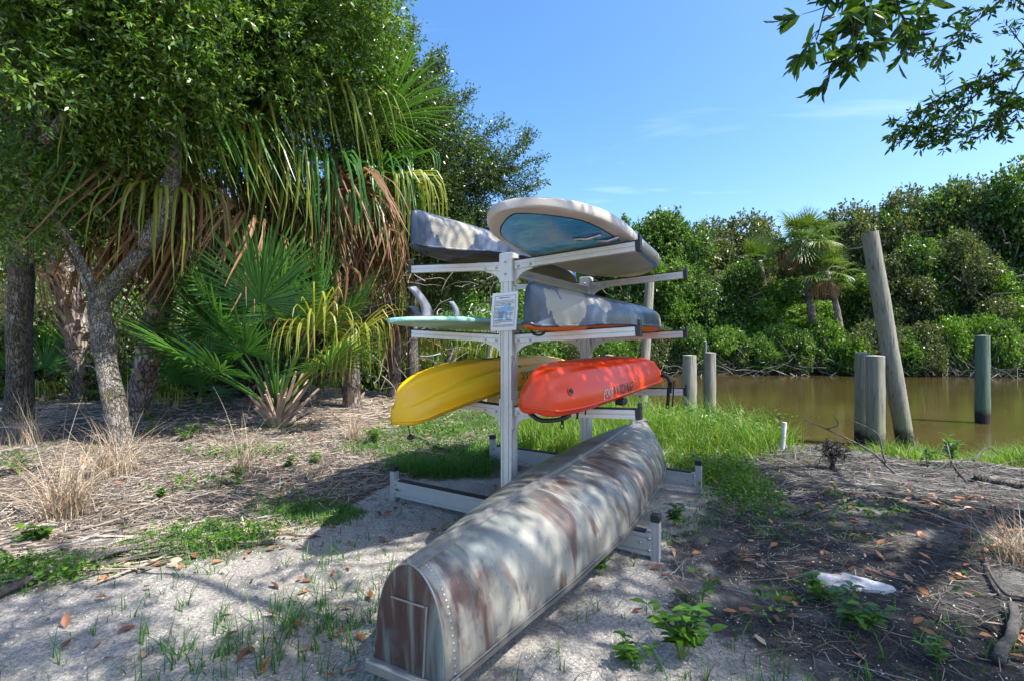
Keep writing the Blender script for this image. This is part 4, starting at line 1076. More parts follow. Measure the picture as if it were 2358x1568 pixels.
for pts, rad, ntw, ll, spr in paths:
    q = spline(np.array(pts), 30); q = q + np.stack([wob(q, 6), wob(q + 4, 6), wob(q + 7, 6)], 1) * .012
    b.tube(q - tr_base, np.linspace(rad, .003, 30), 6)
    idx = np.clip((R4.beta(2.2, 1.1, ntw) * 29).astype(int), 3, 29)
    dd = np.gradient(q, axis=0); dd /= np.linalg.norm(dd, axis=1)[:, None]
    td = dd[idx] * .8 + unit(ntw, R4) * .8; td /= np.linalg.norm(td, axis=1)[:, None]
    tp = q[idx] + td * spr * R4.uniform(.1, 1.0, ntw)[:, None]
    for i_, t_ in zip(idx, tp): b.tube([q[i_] - tr_base, (q[i_] + t_) / 2 + R4.normal(size=3) * .008 - tr_base, t_ - tr_base], [.0035, .0025, .0015], 4)
    V, F = near_leaves(tp - tr_base, td, 11, .10, ll, ll * .30, R4); VV.append(V); FF.append(F + nv); nv += len(V)
big = [([(7.0, 2.6, 5.0), (6.0, 3.0, 5.6), (4.6, 3.4, 5.4), P(2700, 90, 4.4)], .10, .03), ([(7.0, 2.6, 5.0), (5.0, 2.4, 5.8), (3.6, 2.5, 5.2), P(2130, -330, 2.9)], .09, .02),
       ([(7.2, 2.8, 4.0), (6.2, 3.6, 4.4), P(2700, 160, 4.5)], .07, .02), ([(7.0, 2.6, 5.0), (5.6, .8, 6.4), (3.6, .6, 6.6), (1.8, 1.2, 6.5)], .11, .03), ([(7, 2.6, 5), (6, 3.4, 4.6), P(2640, -120, 4.0)], .06, .02),
       ([(7.0, 2.6, 5.0), (7, 2, 6.5), (6.2, 1.4, 7.6)], .13, .05)]
for pts, r0, r1 in big:
    q = spline(np.array(pts), 22); b.tube(q - tr_base, np.linspace(r0, r1, 22), 8)
link('hanging_leaves', fastmesh('hanging_leaves', np.vstack(VV), np.vstack(FF), M['near_leaf']), rt)
CAN = [(2.0, 1.6, 5.6, 1.25, .5), (3.4, 2.5, 6.1, 1.2, .5), (.6, 1.3, 6.0, 1.2, .5), (4.2, 1.0, 6.4, 1.4, .5), (1.7, 2.9, 6.2, .95, .4), (5.4, 2.2, 6.6, 1.3, .55), (6.4, .6, 6.8, 1.5, .6), (2.9, .2, 6.4, 1.3, .5), (-.6, 1.0, 6.2, 1.0, .4),
       (5.2, 3.4, 5.9, .9, .4), (4.6, 3.5, 5.6, .8, .35), (6.4, 3.2, 5.8, .9, .5), (5.8, 4.2, 5.9, .8, .4), (3.2, 3.4, 6.0, .7, .3), (2.9, .9, 5.6, .8, .35), (3.3, .5, 5.4, .7, .3), (4.7, .9, 5.8, 1.0, .4), (5.2, 1.5, 6.0, .9, .4), (2.5, 1.4, 6.3, .6, .3)]
TP, TD = blob_twigs(CAN, R4, 90, .0, -.16, 1.5)
keep = TP[:, 2] > EYE + .78 * TP[:, 1] + .25; keep |= TP[:, 0] > 1.2 * TP[:, 1] + .6
TP, TD = TP[keep], TD[keep]
for t in np.array([c_[:3] for c_ in CAN]):
    branches(b, [np.array([7.0, 2.6, 5.0]) - tr_base + (t - np.array([7.0, 2.6, 5.0])) * .3], [t - tr_base], R4, .035, .012, 8)
for q in R4.choice(len(TP), 260, replace=False):
    c_ = min(CAN, key=lambda z: np.linalg.norm(np.array(z[:3]) - TP[q])); branches(b, [np.array(c_[:3]) - tr_base], [TP[q] - tr_base], R4, .010, .003, 5)
b.build('limbs', M['bark_dark'], rt, True)
V, F = twig_leaves(TP - tr_base, TD, 10, .3, .10, .038, R4)
link('crown', fastmesh('crown', V, F, M['oak_leaf']), rt)

# ------------------------------------------------------------------ palms
def frond_mesh(name, elev, pet, Rl, droop, nl=40, span=118, seed=0, pr=.014, ragged=.0, wide=1.0, pd=None, bend=None, steps=6):
    """fan leaf: stalk rising outwards along +x, then pleated leaflets; droop bends them down"""
    rng = np.random.default_rng(seed)
    d = np.array([math.cos(elev), 0, math.sin(elev)]); p = np.zeros(3); pts = [p]
    for i in range(8):
        d = d + np.array([0, 0, -(droop * .055 if pd is None else pd) * pet]); d /= np.linalg.norm(d); p = p + d * pet / 8; pts.append(p)
    b = MB(); b.tube(pts, np.linspace(pr * 1.5, pr * .6, 9), 6)
    f = d; s = np.array([0, 1.0, 0]); u = np.cross(f, s); u = u if u[2] > 0 else -u
    npet = len(b.f)
    A = np.radians(np.linspace(-span, span, nl)); dA = A[1] - A[0]
    for q, a in enumerate(A):
        if rng.uniform() < ragged: continue
        L = Rl * (.70 + .30 * math.cos(a * .9)) * rng.uniform(.9, 1.08)
        dd = f * math.cos(a) + s * math.sin(a) + u * (.10 + .10 * math.cos(2 * a)); dd /= np.linalg.norm(dd)
        side = -f * math.sin(a) + s * math.cos(a)
        c = p.copy(); V = []; tb = 9 if bend is None else bend * rng.uniform(.45, 1.7); L *= 1 if bend is None else rng.uniform(.75, 1.2)
        for t in range(steps + 1):
            tt = t / steps
            w = min(L * max(tt, .02) * dA * .56 * wide, .030 * wide * Rl * (1.02 - tt) ** .7)
            nrm = np.cross(dd, side); nrm /= np.linalg.norm(nrm)
            V += [c - side * w, c + nrm * w * .55 * (1 if nrm[2] > 0 else -1), c + side * w]
            dd = dd + np.array([0, 0, -1.0]) * droop * (tt ** 1.6) * .34 * rng.uniform(.7, 1.3) + rng.normal(size=3) * .025 * (1 + 2 * ragged)
            if tt > tb: dd = dd * .45 + np.array([0, 0, -.55]) + rng.normal(size=3) * .05
            dd /= np.linalg.norm(dd); c = c + dd * L / steps
        F = [(i*3+j, i*3+j+1, (i+1)*3+j+1, (i+1)*3+j) for i in range(steps) for j in range(2)]
        b.add(V, F)
    me = bpy.data.meshes.new(name); me.from_pydata(np.vstack(b.v).tolist(), [], b.f); me.update()
    return me
def with_mats(me, m): 
    me = me.copy(); me.materials.clear(); me.materials.append(m); return me
FR = {}
for i, (el, pe, R_, dr) in enumerate([(75, 1.05, 1.05, .25), (58, 1.2, 1.1, .35), (38, 1.15, 1.1, .5), (20, 1.0, 1.0, .7), (5, .9, 1.0, .9)]):
    FR['g%d' % i] = with_mats(frond_mesh('frond_green', math.radians(el), pe, R_, dr, seed=i, nl=44), M['frond_green'])
for i, (el, pe, R_, dr) in enumerate([(35, .95, 1.35, .5), (8, .9, 1.45, .6), (-15, .8, 1.45, .8)]):
    FR['h%d' % i] = with_mats(frond_mesh('frond_hanging', math.radians(el), pe, R_, dr, seed=20 + i, nl=40, ragged=.08, wide=.62, bend=.34, steps=9), M['frond_yellow'])
for i, (el, pe, R_, dr) in enumerate([(-10, .8, 1.4, .6), (-40, .75, 1.35, .8), (-62, .7, 1.2, .8)]):
    FR['d%d' % i] = with_mats(frond_mesh('frond_dead', math.radians(el), pe, R_, dr, seed=40 + i, nl=34, ragged=.18, wide=.7, bend=.22, steps=9), M['frond_dead'])
for i, (el, pe, R_, dr) in enumerate([(82, 1.75, 1.12, .2), (70, 1.75, 1.15, .25), (58, 1.65, 1.15, .35), (44, 1.5, 1.1, .5)]):
    FR['y%d' % i] = with_mats(frond_mesh('frond_green', math.radians(el), pe, R_, dr, seed=70 + i, nl=46, pr=.016), M['frond_green'])
FR['yh'] = with_mats(frond_mesh('frond_hanging', math.radians(60), 1.55, 1.15, .6, seed=81, nl=42, pd=.05, bend=.5, steps=9, wide=.8), M['frond_yellow'])
for i in range(3):
    FR['hg%d' % i] = with_mats(FR['h%d' % i], M['frond_green'])
for i in range(5): FR['f%d' % i] = with_mats(frond_mesh('frond_far', math.radians([78, 55, 30, 5, -25][i]), [.8, .9, .9, .85, .8][i], 1.05, [.5, .9, 1.2, 1.4, 1.4][i], nl=26, span=105, seed=60 + i, wide=1.1), M['frond_dark'])
def put_frond(e, key, az, loc, sc=1.0, tilt=(0, 0)):
    nm = 'dead_frond' if key[0] == 'd' else 'frond'
    o = link(nm, FR[key], e); o.location = loc; o.rotation_euler = (tilt[0], tilt[1], az); o.scale = (sc,) * 3; return o
def palm(name, label, base, top, r, spec, rng, boots=40, group=None, boot_len=.28, cat='palm', bmat='boot', ragg=.12, zs=1.0):
    """spec: list of (frond key, count, scale)"""
    base = np.array(base, float); top = np.array(top, float)
    e = empty(name, tuple(base), 0, label, cat, group)
    mid = (base + top) / 2 + np.array([rng.normal() * .12, rng.normal() * .12, 0])
    tp = spline([base - [0, 0, .15], mid, top], 22) - base
    b = MB(); b.tube(tp, np.linspace(r * 1.15, r * .9, 22) * (1 + .05 * rng.normal(size=22)), 12); b.build('trunk', M['palm_trunk'], e, True)
    if boots:
        b = MB(); h = np.linalg.norm(top - base)
        for i in range(boots):
            t = (i + .5) / boots; az = i * 2.399 + rng.normal() * .1; c = tp[min(21, int(t * 21))]
            o_ = np.array([math.cos(az), math.sin(az), 0]); sd = np.array([-math.sin(az), math.cos(az), 0]); ln = boot_len * rng.uniform(.6, 1.2); w = r * .42
            p0 = c + o_ * r * .75 - np.array([0, 0, ln * .35]); p1 = c + o_ * (r * 1.15) + np.array([0, 0, ln * .1]); p2 = c + o_ * (r * 1.15 + ln * .45) + np.array([0, 0, ln * .75])
            for k_ in (1, -1):
                b.add([p0 - sd * w, p0 + sd * w, p1 + sd * w * .7, p1 - sd * w * .7, p2 + sd * w * .35, p2 - sd * w * .35], [(0, 1, 2, 3), (3, 2, 4, 5)] if k_ == 1 else [])
            b.add([p0 - sd * w - o_ * .03, p0 + sd * w - o_ * .03, p1 + sd * w * .7 - o_ * .04, p1 - sd * w * .7 - o_ * .04, p2 + sd * w * .35 - o_ * .015, p2 - sd * w * .35 - o_ * .015], [(3, 2, 1, 0), (5, 4, 2, 3)])
        b.build('old_leaf_bases', M[bmat], e)
    loc = tp[-1]; i = 0
    for key, n, sc in spec:
        for q in range(n):
            az = i * 2.399 + rng.normal() * .15; i += 1
            put_frond(e, key, az, tuple(loc + np.array([0, 0, (rng.uniform(-.25, .1) if key[0] != 'd' else rng.uniform(-.45, .0)) * zs])), sc * rng.uniform(.8, 1.18), (rng.normal() * ragg, rng.normal() * ragg))
    return e
RP = np.random.default_rng(55)
# young fan palm at the front of the thicket: no trunk, long stalks from a fibrous base
yb = G(640, 985); ybz = float(height(yb[0], yb[1]))
e = empty('fan_palm', (yb[0], yb[1], ybz), 0, 'young fan palm with wide green leaves on long stalks in front of the thicket', 'palm')
b = MB()
for i in range(34):
    az = RP.uniform(0, 2 * PI); el = RP.uniform(.7, 1.35); ln = RP.uniform(.5, 1.15); o_ = np.array([math.cos(az) * math.cos(el), math.sin(az) * math.cos(el), math.sin(el)])
    b.tube([o_ * .05 + [0, 0, -.05], o_ * ln * .5, o_ * ln], [.05, .032, .018], 5)
b.build('old_leaf_stalks', M['boot'], e)
yspec = [  # azimuth (deg, 0 = right, -90 = towards the viewer), key, scale, lift
    (-82, 'y1', 1.1, .1), (195, 'y3', 1.2, .0), (172, 'y2', 1.15, .1), (100, 'y0', 1.2, .1), (50, 'y1', 1.15, .1), (10, 'y2', 1.1, .0), (-30, 'y3', 1.0, .0), (-125, 'y2', 1.0, .0), (215, 'y3', 1.05, .0), (140, 'y1', 1.15, .1), (-110, 'y1', 1.0, .1), (-55, 'y1', 1.0, .0), (205, 'y2', 1.1, .1), (-150, 'y3', .95, .0), (0, 'y1', 1.1, .1), (185, 'y1', 1.2, .1),
    (-40, 'yh', 1.1, .1), (5, 'yh', 1.15, .1), (-15, 'yh', .95, .0), (-100, 'y0', 1.0, .1), (235, 'y3', .85, .0), (25, 'y0', 1.2, .1), (160, 'y0', 1.25, .1), (80, 'y2', 1.1, .1), (-70, 'y0', 1.15, .15), (250, 'y2', .8, .0)]
for az, key, sc, lift in yspec: put_frond(e, key, math.radians(az) + RP.normal() * .08, (0, 0, .25 + lift), sc, (RP.normal() * .06, RP.normal() * .06))
# old palms whose skirts hang through the oak
cb = P(283, 0, 8.4); ct_ = P(470, 330, 7.9)
palm('sabal_palm', 'dark-trunked palm with a skirt of drooping yellow-green leaves under the oak', (cb[0], 8.6, 0), tuple(P(440, 330, 8.0)), .17, [('g2', 3, 1.2), ('hg0', 4, 1.25), ('h0', 5, 1.3), ('h1', 6, 1.3), ('hg2', 5, 1.3), ('h2', 5, 1.3), ('d0', 8, 1.25), ('d1', 7, 1.2), ('d2', 5, 1.2)], RP, 50, ragg=.28, zs=1.9)
palm('sabal_palm', 'palm with rust brown dead leaves hanging beside the top left kayak', tuple(P(812, 932, 10.6) * [1, 1, 0]), tuple(P(770, 380, 9.6)), .18, [('g1', 3, 1.3), ('g2', 3, 1.3), ('hg0', 3, 1.35), ('h0', 4, 1.3), ('h1', 3, 1.3), ('hg2', 3, 1.3), ('g3', 4, 1.2), ('hg1', 4, 1.3), ('d0', 9, 1.3), ('d1', 12, 1.4), ('d2', 10, 1.4)], RP, 46, boot_len=.4, ragg=.26, zs=2.2)
palm('sabal_palm', 'leaning palm with criss-cross old leaf bases behind the bent oak', tuple(P(200, 880, 11.5) * [1, 1, 0]), tuple(P(120, 520, 11.2)), .24, [('g1', 3, 1.2), ('g3', 4, 1.2), ('h1', 3, 1.1), ('d1', 3, 1.1)], RP, 90, boot_len=.34)
palm('sabal_palm', 'short palm with low yellowing leaves between the fan palm and the surfboard', tuple(P(905, 905, 13) * [1, 1, 0]), tuple(P(900, 640, 13)), .17, [('g1', 4, 1.2), ('hg0', 4, 1.2), ('h1', 4, 1.25), ('d1', 6, 1.2)], RP, 40)
palm('sabal_palm', 'low palm behind the yellow kayak with pale drooping leaves', tuple(P(1040, 890, 14.5) * [1, 1, 0]), tuple(P(1045, 800, 14.5)), .15, [('g1', 3, 1.1), ('h0', 5, 1.2), ('hg0', 4, 1.2)], RP, 14)
# small palmettos on the thicket floor
for i, (px, py, sc, lab) in enumerate([(400, 900, .75, 'small palmetto with a pale dead leaf beside the bent oak trunk'), (455, 890, .85, 'palmetto between the bent oak and the fan palm'), (95, 860, .9, 'palmetto between the left edge trunk and the bent oak'), (340, 880, .6, 'little yellowing palmetto just right of the bent oak trunk'), (720, 930, .7, 'palmetto low behind the fan palm on its right side'), (20, 880, 1.1, 'palmetto at the far left edge behind the mossy trunk'), (170, 870, 1.2, 'wide palmetto right behind the fork of the bent oak')]):
    q = P(px, 0, 9.8 + .5 * i); hz = float(height(q[0], q[1]))
    e = empty('palmetto', (q[0], q[1], hz), 0, lab, 'palmetto', 'palmettos on the thicket floor')
    b = MB(); b.tube([(0, 0, -.1), (.03, 0, .06), (.05, .02, .16)], [.07, .06, .05], 7); b.build('stem', M['boot'], e)
    for j in range(9): put_frond(e, ['g0', 'g1', 'g2', 'g3', 'h0', 'g1', 'g2', 'd0', 'g4'][j], j * 2.4 + i, (0, 0, .1), sc * RP.uniform(.65, .95))
# ------------------------------------------------------------------ far bank wood
RF = np.random.default_rng(77)
def crown_proto(name, mat, seed, kind):
    rng = np.random.default_rng(seed)
    bl = []
    if kind == 'tree':     # unit crown about 1 wide radius, base at z=0, top about 2
        for i in range(17):
            a = rng.uniform(0, 2 * PI); z = rng.uniform(.15, 1.85); q = rng.uniform(.15, .8) * (1.0 if z < 1.2 else .65)
            bl.append((q * math.cos(a), q * math.sin(a), z, rng.uniform(.20, .42), rng.uniform(.16, .34)))
        bl.append((rng.normal() * .1, rng.normal() * .1, .9, .5, .7))
    else:                  # shrub: a low mound
        for i in range(9):
            a = rng.uniform(0, 2 * PI); q = rng.uniform(.1, .7)
            bl.append((q * math.cos(a), q * math.sin(a), rng.uniform(.15, .75), rng.uniform(.28, .45), rng.uniform(.22, .38)))
    TP, TD = blob_twigs(bl, rng, 1900 if kind == 'tree' else 1700, .2, .40, 5.5, seed_off=seed)
    V, F = twig_leaves(TP, TD, 8, .12, .062, .034, rng, .9, .1)
    return fastmesh(name, V, F, mat)
PROT = {}
for i, (mt, kd) in enumerate([('far_leaf1', 'tree'), ('far_leaf1', 'tree'), ('far_leaf3', 'tree'), ('far_leaf2', 'tree'), ('far_leaf2', 'shrub'), ('far_leaf1', 'shrub'), ('far_leaf3', 'shrub')]):
    PROT[i] = crown_proto('crown', M[mt], 300 + i, kd)
def bare_proto(seed):
    rng = np.random.default_rng(seed); b = MB()
    for i in range(46):
        a = rng.uniform(0, 2 * PI); el = rng.uniform(.15, 1.4); p = np.array([rng.normal() * .25, rng.normal() * .25, 0.0]); d = np.array([math.cos(a) * math.cos(el), math.sin(a) * math.cos(el), math.sin(el)])
        pts = [p]; 
        for s in range(6):
            d = d + rng.normal(size=3) * .3 + np.array([0, 0, -.06]); d /= np.linalg.norm(d); p = p + d * rng.uniform(.12, .22); pts.append(p)
        b.tube(pts, np.linspace(.014, .005, 7), 4, False)
    me = bpy.data.meshes.new('bare_stems'); me.from_pydata(np.vstack(b.v).tolist(), [], b.f); me.materials.append(M['bare']); me.update(); return me
BARE = [bare_proto(400 + i) for i in range(3)]
def trunk_proto(seed):
    rng = np.random.default_rng(seed); b = MB()
    pts = spline([(0, 0, -.2), (rng.normal() * .05, rng.normal() * .05, .5), (rng.normal() * .1, rng.normal() * .1, 1.3)], 8); b.tube(pts, np.linspace(.055, .02, 8), 8)
    for i in range(20):
        a = rng.uniform(0, 2 * PI); z = rng.uniform(.1, 1.25); p0 = np.array([pchip(pts[:, 2], pts[:, 0], [z])[0], pchip(pts[:, 2], pts[:, 1], [z])[0], z]); r = rng.uniform(.35, .85)
        branches(b, [p0], [p0 + np.array([math.cos(a) * r, math.sin(a) * r, rng.uniform(.05, .38)])], rng, .020, .004, 6)
    me = bpy.data.meshes.new('trunk'); me.from_pydata(np.vstack(b.v).tolist(), [], b.f); me.materials.append(M['bark_far']); me.polygons.foreach_set('use_smooth', [True] * len(me.polygons)); me.update(); return me
M['bark_far'] = plain('far_bark', (.24, .215, .185), .9, var=.4, scale=3)
TRK = [trunk_proto(500 + i) for i in range(4)]
ORD = ['first', 'second', 'third', 'fourth', 'fifth', 'sixth', 'seventh', 'eighth', 'ninth', 'tenth', 'eleventh', 'twelfth', 'thirteenth', 'fourteenth', 'fifteenth', 'sixteenth', 'seventeenth', 'eighteenth', 'nineteenth', 'twentieth', 'twenty-first', 'twenty-second', 'twenty-third', 'twenty-fourth']
def wood_tree(px, ytop, Y, rad, proto, label, group, name='bank_tree', zb=None, cat='tree'):
    q = P(px, ytop, Y); z0 = max(float(height(q[0], q[1])), -.55) if zb is None else zb
    H = q[2] - z0
    e = empty(name, (q[0], q[1], z0), 0, label, cat, group)
    o = link('crown', PROT[proto], e); o.rotation_euler = (0, 0, RF.uniform(0, 6.28))
    if cat == 'shrub':
        o.scale = (rad, rad, H / 1.05); o.location = (0, 0, -.05)
        t = link('stems', BARE[proto % 3], e); t.scale = (rad * .9, rad * .9, H * .8); t.rotation_euler = (0, 0, RF.uniform(0, 6.28))
    else:
        o.scale = (rad, rad, H / 2.1)
        t = link('trunk', TRK[proto % 4], e); t.scale = (rad * 1.3, rad * 1.3, H / 1.75); t.rotation_euler = (0, 0, RF.uniform(0, 6.28))
    return e
back = [(1290, 520, 38, 4.5, 1), (1400, 500, 37, 4.2, 0), (1490, 505, 36, 4.0, 1), (1560, 498, 35, 3.6, 1), (1640, 512, 36, 3.6, 2), (1725, 500, 37, 3.8, 2), (1800, 555, 37, 3.6, 0), (1905, 520, 36, 3.6, 1), (1960, 478, 36, 3.4, 2), (2030, 500, 36, 3.6, 0),
        (2090, 440, 35, 3.6, 2), (2160, 430, 34, 3.4, 1), (2235, 425, 33, 3.6, 2), (2310, 410, 32, 3.6, 1), (2390, 395, 31, 3.6, 0), (2490, 420, 30, 3.6, 2)]
for i, (px, yt, Y, r, pr) in enumerate(back):
    wood_tree(px, yt, Y, r, pr, '%s %s tree from the left in the tall back row across the canal' % (ORD[i], ['dark green', 'leafy green', 'olive grey', 'bright green'][pr]), 'tall trees across the canal')
front = [(1330, 640, 33, 2.6, 0), (1440, 560, 33, 2.8, 1), (1530, 590, 32.5, 2.4, 3), (1600, 570, 33, 2.6, 0), (1690, 610, 32.5, 2.4, 1), (1770, 640, 32, 2.4, 3), (1860, 690, 32, 2.2, 3), (1975, 640, 32, 2.4, 1), (2050, 590, 31.5, 2.6, 2), (2140, 560, 31, 2.6, 1), (2220, 540, 30.5, 2.6, 2), (2300, 590, 30, 2.4, 3), (2380, 560, 30, 2.6, 3)]
for i, (px, yt, Y, r, pr) in enumerate(front):
    wood_tree(px, yt, Y, r, pr, '%s %s tree from the left in the front row across the canal' % (ORD[i], ['dark green', 'leafy green', 'olive grey', 'bright green'][pr]), 'front row trees across the canal')
shr = [(1200, 760, 31, 1.8, 5), (1290, 770, 31, 1.8, 6), (1370, 755, 31, 1.8, 5), (1450, 735, 31.3, 1.9, 4), (1530, 740, 31, 1.8, 6), (1590, 735, 31, 1.7, 5), (1660, 740, 31, 1.8, 4), (1725, 750, 30.6, 1.7, 5), (1790, 735, 30.6, 1.8, 4), (1850, 745, 30.4, 1.7, 5), (1915, 725, 30.3, 1.9, 4),
       (1990, 730, 30, 1.8, 6), (2060, 740, 29.8, 1.8, 5), (2130, 735, 29.5, 1.8, 6), (2190, 715, 29.3, 1.8, 4), (2255, 710, 29, 1.9, 4), (2320, 720, 28.8, 1.8, 5), (2390, 715, 28.6, 1.9, 4)]
shr = [(a_, b_ + 6, c_ - .9, d_ * 1.08, e_) for a_, b_, c_, d_, e_ in shr]
for i, (px, yt, Y, r, pr) in enumerate(shr):
    wood_tree(px, yt, Y, r, pr, '%s %s shrub from the left along the far waterline' % (ORD[i], {4: 'bright green', 5: 'dark green', 6: 'greyish twiggy'}[pr]), 'shrubs along the far waterline', 'shrub', cat='shrub')
# hidden depth of the wood behind
for i, (px, yt, Y, r, pr) in enumerate([(1240, 560, 45, 5, 0), (1450, 530, 45, 5, 1), (1620, 540, 46, 5, 2), (1780, 590, 46, 5, 0), (1930, 520, 46, 5, 1), (2080, 470, 45, 5, 0), (2230, 450, 43, 5, 2), (2380, 420, 42, 5, 1)]):
    wood_tree(px, yt, Y, r, pr, '%s tree from the left in the hindmost row of the wood across the canal' % ORD[i], 'hindmost trees across the canal')
# palms across the canal
RQ = np.random.default_rng(91)
palm('cabbage_palm', 'tallest palm across the canal rising above the wood left of the leaning piling', tuple(P(1872, 740, 30.5)), tuple(P(1848, 556, 30.5)), .20, [('f0', 4, 1.2), ('f1', 7, 1.25), ('f2', 8, 1.3), ('f3', 8, 1.3), ('f4', 7, 1.3), ('h1', 4, 1.2), ('d0', 6, 1.2), ('d1', 5, 1.2)], RQ, 0, 'palms across the canal')
palm('cabbage_palm', 'shorter bright palm with a leaning pale trunk across the canal', tuple(P(1940, 790, 29.5)), tuple(P(1902, 625, 29.3)), .17, [('g0', 3, .95), ('f0', 4, .95), ('f1', 6, 1.0), ('f2', 7, 1.05), ('f3', 6, 1.05), ('f4', 5, 1.0), ('d1', 4, .9)], RQ, 0, 'palms across the canal')
palm('cabbage_palm', 'palm top poking from the wood left of the tallest palm', tuple(P(1752, 740, 33)), tuple(P(1750, 602, 34)), .18, [('f0', 4, 1.1), ('f1', 5, 1.1), ('f2', 5, 1.1), ('f3', 4, 1.1)], RQ, 0, 'palms across the canal')
for px, Yb, lab in ((1745, 29.8, 'low palmetto at the far waterline right of the two short pilings'), (2042, 29.0, 'low palmetto at the far waterline just left of the leaning piling')):
    q = P(px, 0, Yb); e = empty('palmetto', (q[0], q[1], -.45), 0, lab, 'palmetto', 'palmettos at the far waterline')
    for j in range(11): put_frond(e, ['g0', 'g1', 'g2', 'g3', 'g4', 'g1', 'g2', 'g3', 'hg0', 'g2', 'g3'][j], j * 2.4, (0, 0, .1), RP.uniform(.9, 1.25))
# grey tangle of fallen stems along the far waterline
rng = np.random.default_rng(8); b = MB()
for i in range(230):
    px = rng.uniform(1150, 2420); q = P(px, 0, 0); Y = float(farbank(0)) ; X = (px - 1179) / FPX * 29.5; Y = float(farbank(X)) + rng.uniform(-1.6, .6)
    X = (px - 1179) / FPX * Y; p = np.array([X, Y, WATER + rng.uniform(0, .5)]); a = rng.uniform(0, 2 * PI); el = rng.uniform(-.1, .7); d = np.array([math.cos(a) * math.cos(el), math.sin(a) * .5, math.sin(el)]); pts = [p]
    for s in range(6):
        d = d + rng.normal(size=3) * .25 + np.array([0, 0, -.10]); d /= np.linalg.norm(d); p = p + d * rng.uniform(.15, .42); p[2] = max(p[2], WATER - .05); pts.append(p.copy())
    b.tube(pts, np.linspace(rng.uniform(.010, .026), .006, 7), 4, False)
o = b.build('stem_tangle', M['bare']); tag(o, 'grey tangle of fallen stems along the far waterline', 'dead branches', kind='stuff')

# ------------------------------------------------------------------ thicket behind the left trees
thick = [(-20, 720, 11.5, 1.2, 6), (110, 740, 12.5, 1.1, 4), (330, 720, 12, 1.2, 6), (480, 720, 12.5, 1.2, 5), (600, 730, 12, 1.1, 6), (-40, 640, 15, 2.0, 6), (60, 700, 16, 1.8, 5), (130, 640, 18, 2.4, 5), (240, 690, 17, 2.0, 4), (340, 660, 16, 1.9, 5), (430, 690, 17, 2.0, 6), (520, 650, 16, 2.0, 4), (610, 690, 15.5, 1.8, 5), (700, 650, 16, 2.0, 6), (780, 680, 17, 1.9, 5), (860, 700, 17, 1.7, 4), (930, 720, 18, 1.7, 6), (1000, 690, 19, 2.0, 5), (1080, 660, 20, 2.2, 4), (1160, 690, 21, 2.2, 5)]
for i, (px, yt, Y, r, pr) in enumerate(thick):
    wood_tree(px, yt, Y, r, pr, '%s %s bush from the left in the thicket behind the palms' % (ORD[i], {4: 'bright green', 5: 'dark green', 6: 'greyish twiggy'}[pr]), 'bushes in the thicket behind the palms', 'bush', cat='shrub')
thick2 = [(-60, 330, 22, 4, 0), (120, 380, 24, 4, 2), (300, 400, 23, 4, 1), (480, 420, 24, 4, 0), (650, 420, 23, 4, 2), (810, 470, 24, 3.6, 1), (950, 520, 26, 3.4, 0), (1070, 540, 28, 3.6, 2), (1170, 560, 30, 3.6, 1)]
for i, (px, yt, Y, r, pr) in enumerate(thick2):
    wood_tree(px, yt, Y, r, pr, '%s tree from the left in the dim wood behind the thicket' % ORD[i], 'trees in the dim wood behind the thicket')
# bare grey twigs hanging in the thicket
rng = np.random.default_rng(18); b = MB()
for i in range(420):
    px = rng.uniform(180, 1180); Y = rng.uniform(9.5, 15); p = P(px, rng.uniform(520, 900), Y); p[2] = max(p[2], .05); a = rng.uniform(0, 2 * PI); el = rng.normal() * .5; d = np.array([math.cos(a) * math.cos(el), math.sin(a) * math.cos(el), math.sin(el)]); pts = [p]
    for s in range(5):
        d = d + rng.normal(size=3) * .3; d /= np.linalg.norm(d); p = p + d * rng.uniform(.08, .28); p[2] = max(p[2], .03); pts.append(p.copy())
    b.tube(pts, np.linspace(rng.uniform(.006, .015), .003, 6), 4, False)
o = b.build('thicket_twigs', M['bare']); tag(o, 'tangle of bare grey twigs in the thicket behind the fan palm', 'twigs', kind='stuff')

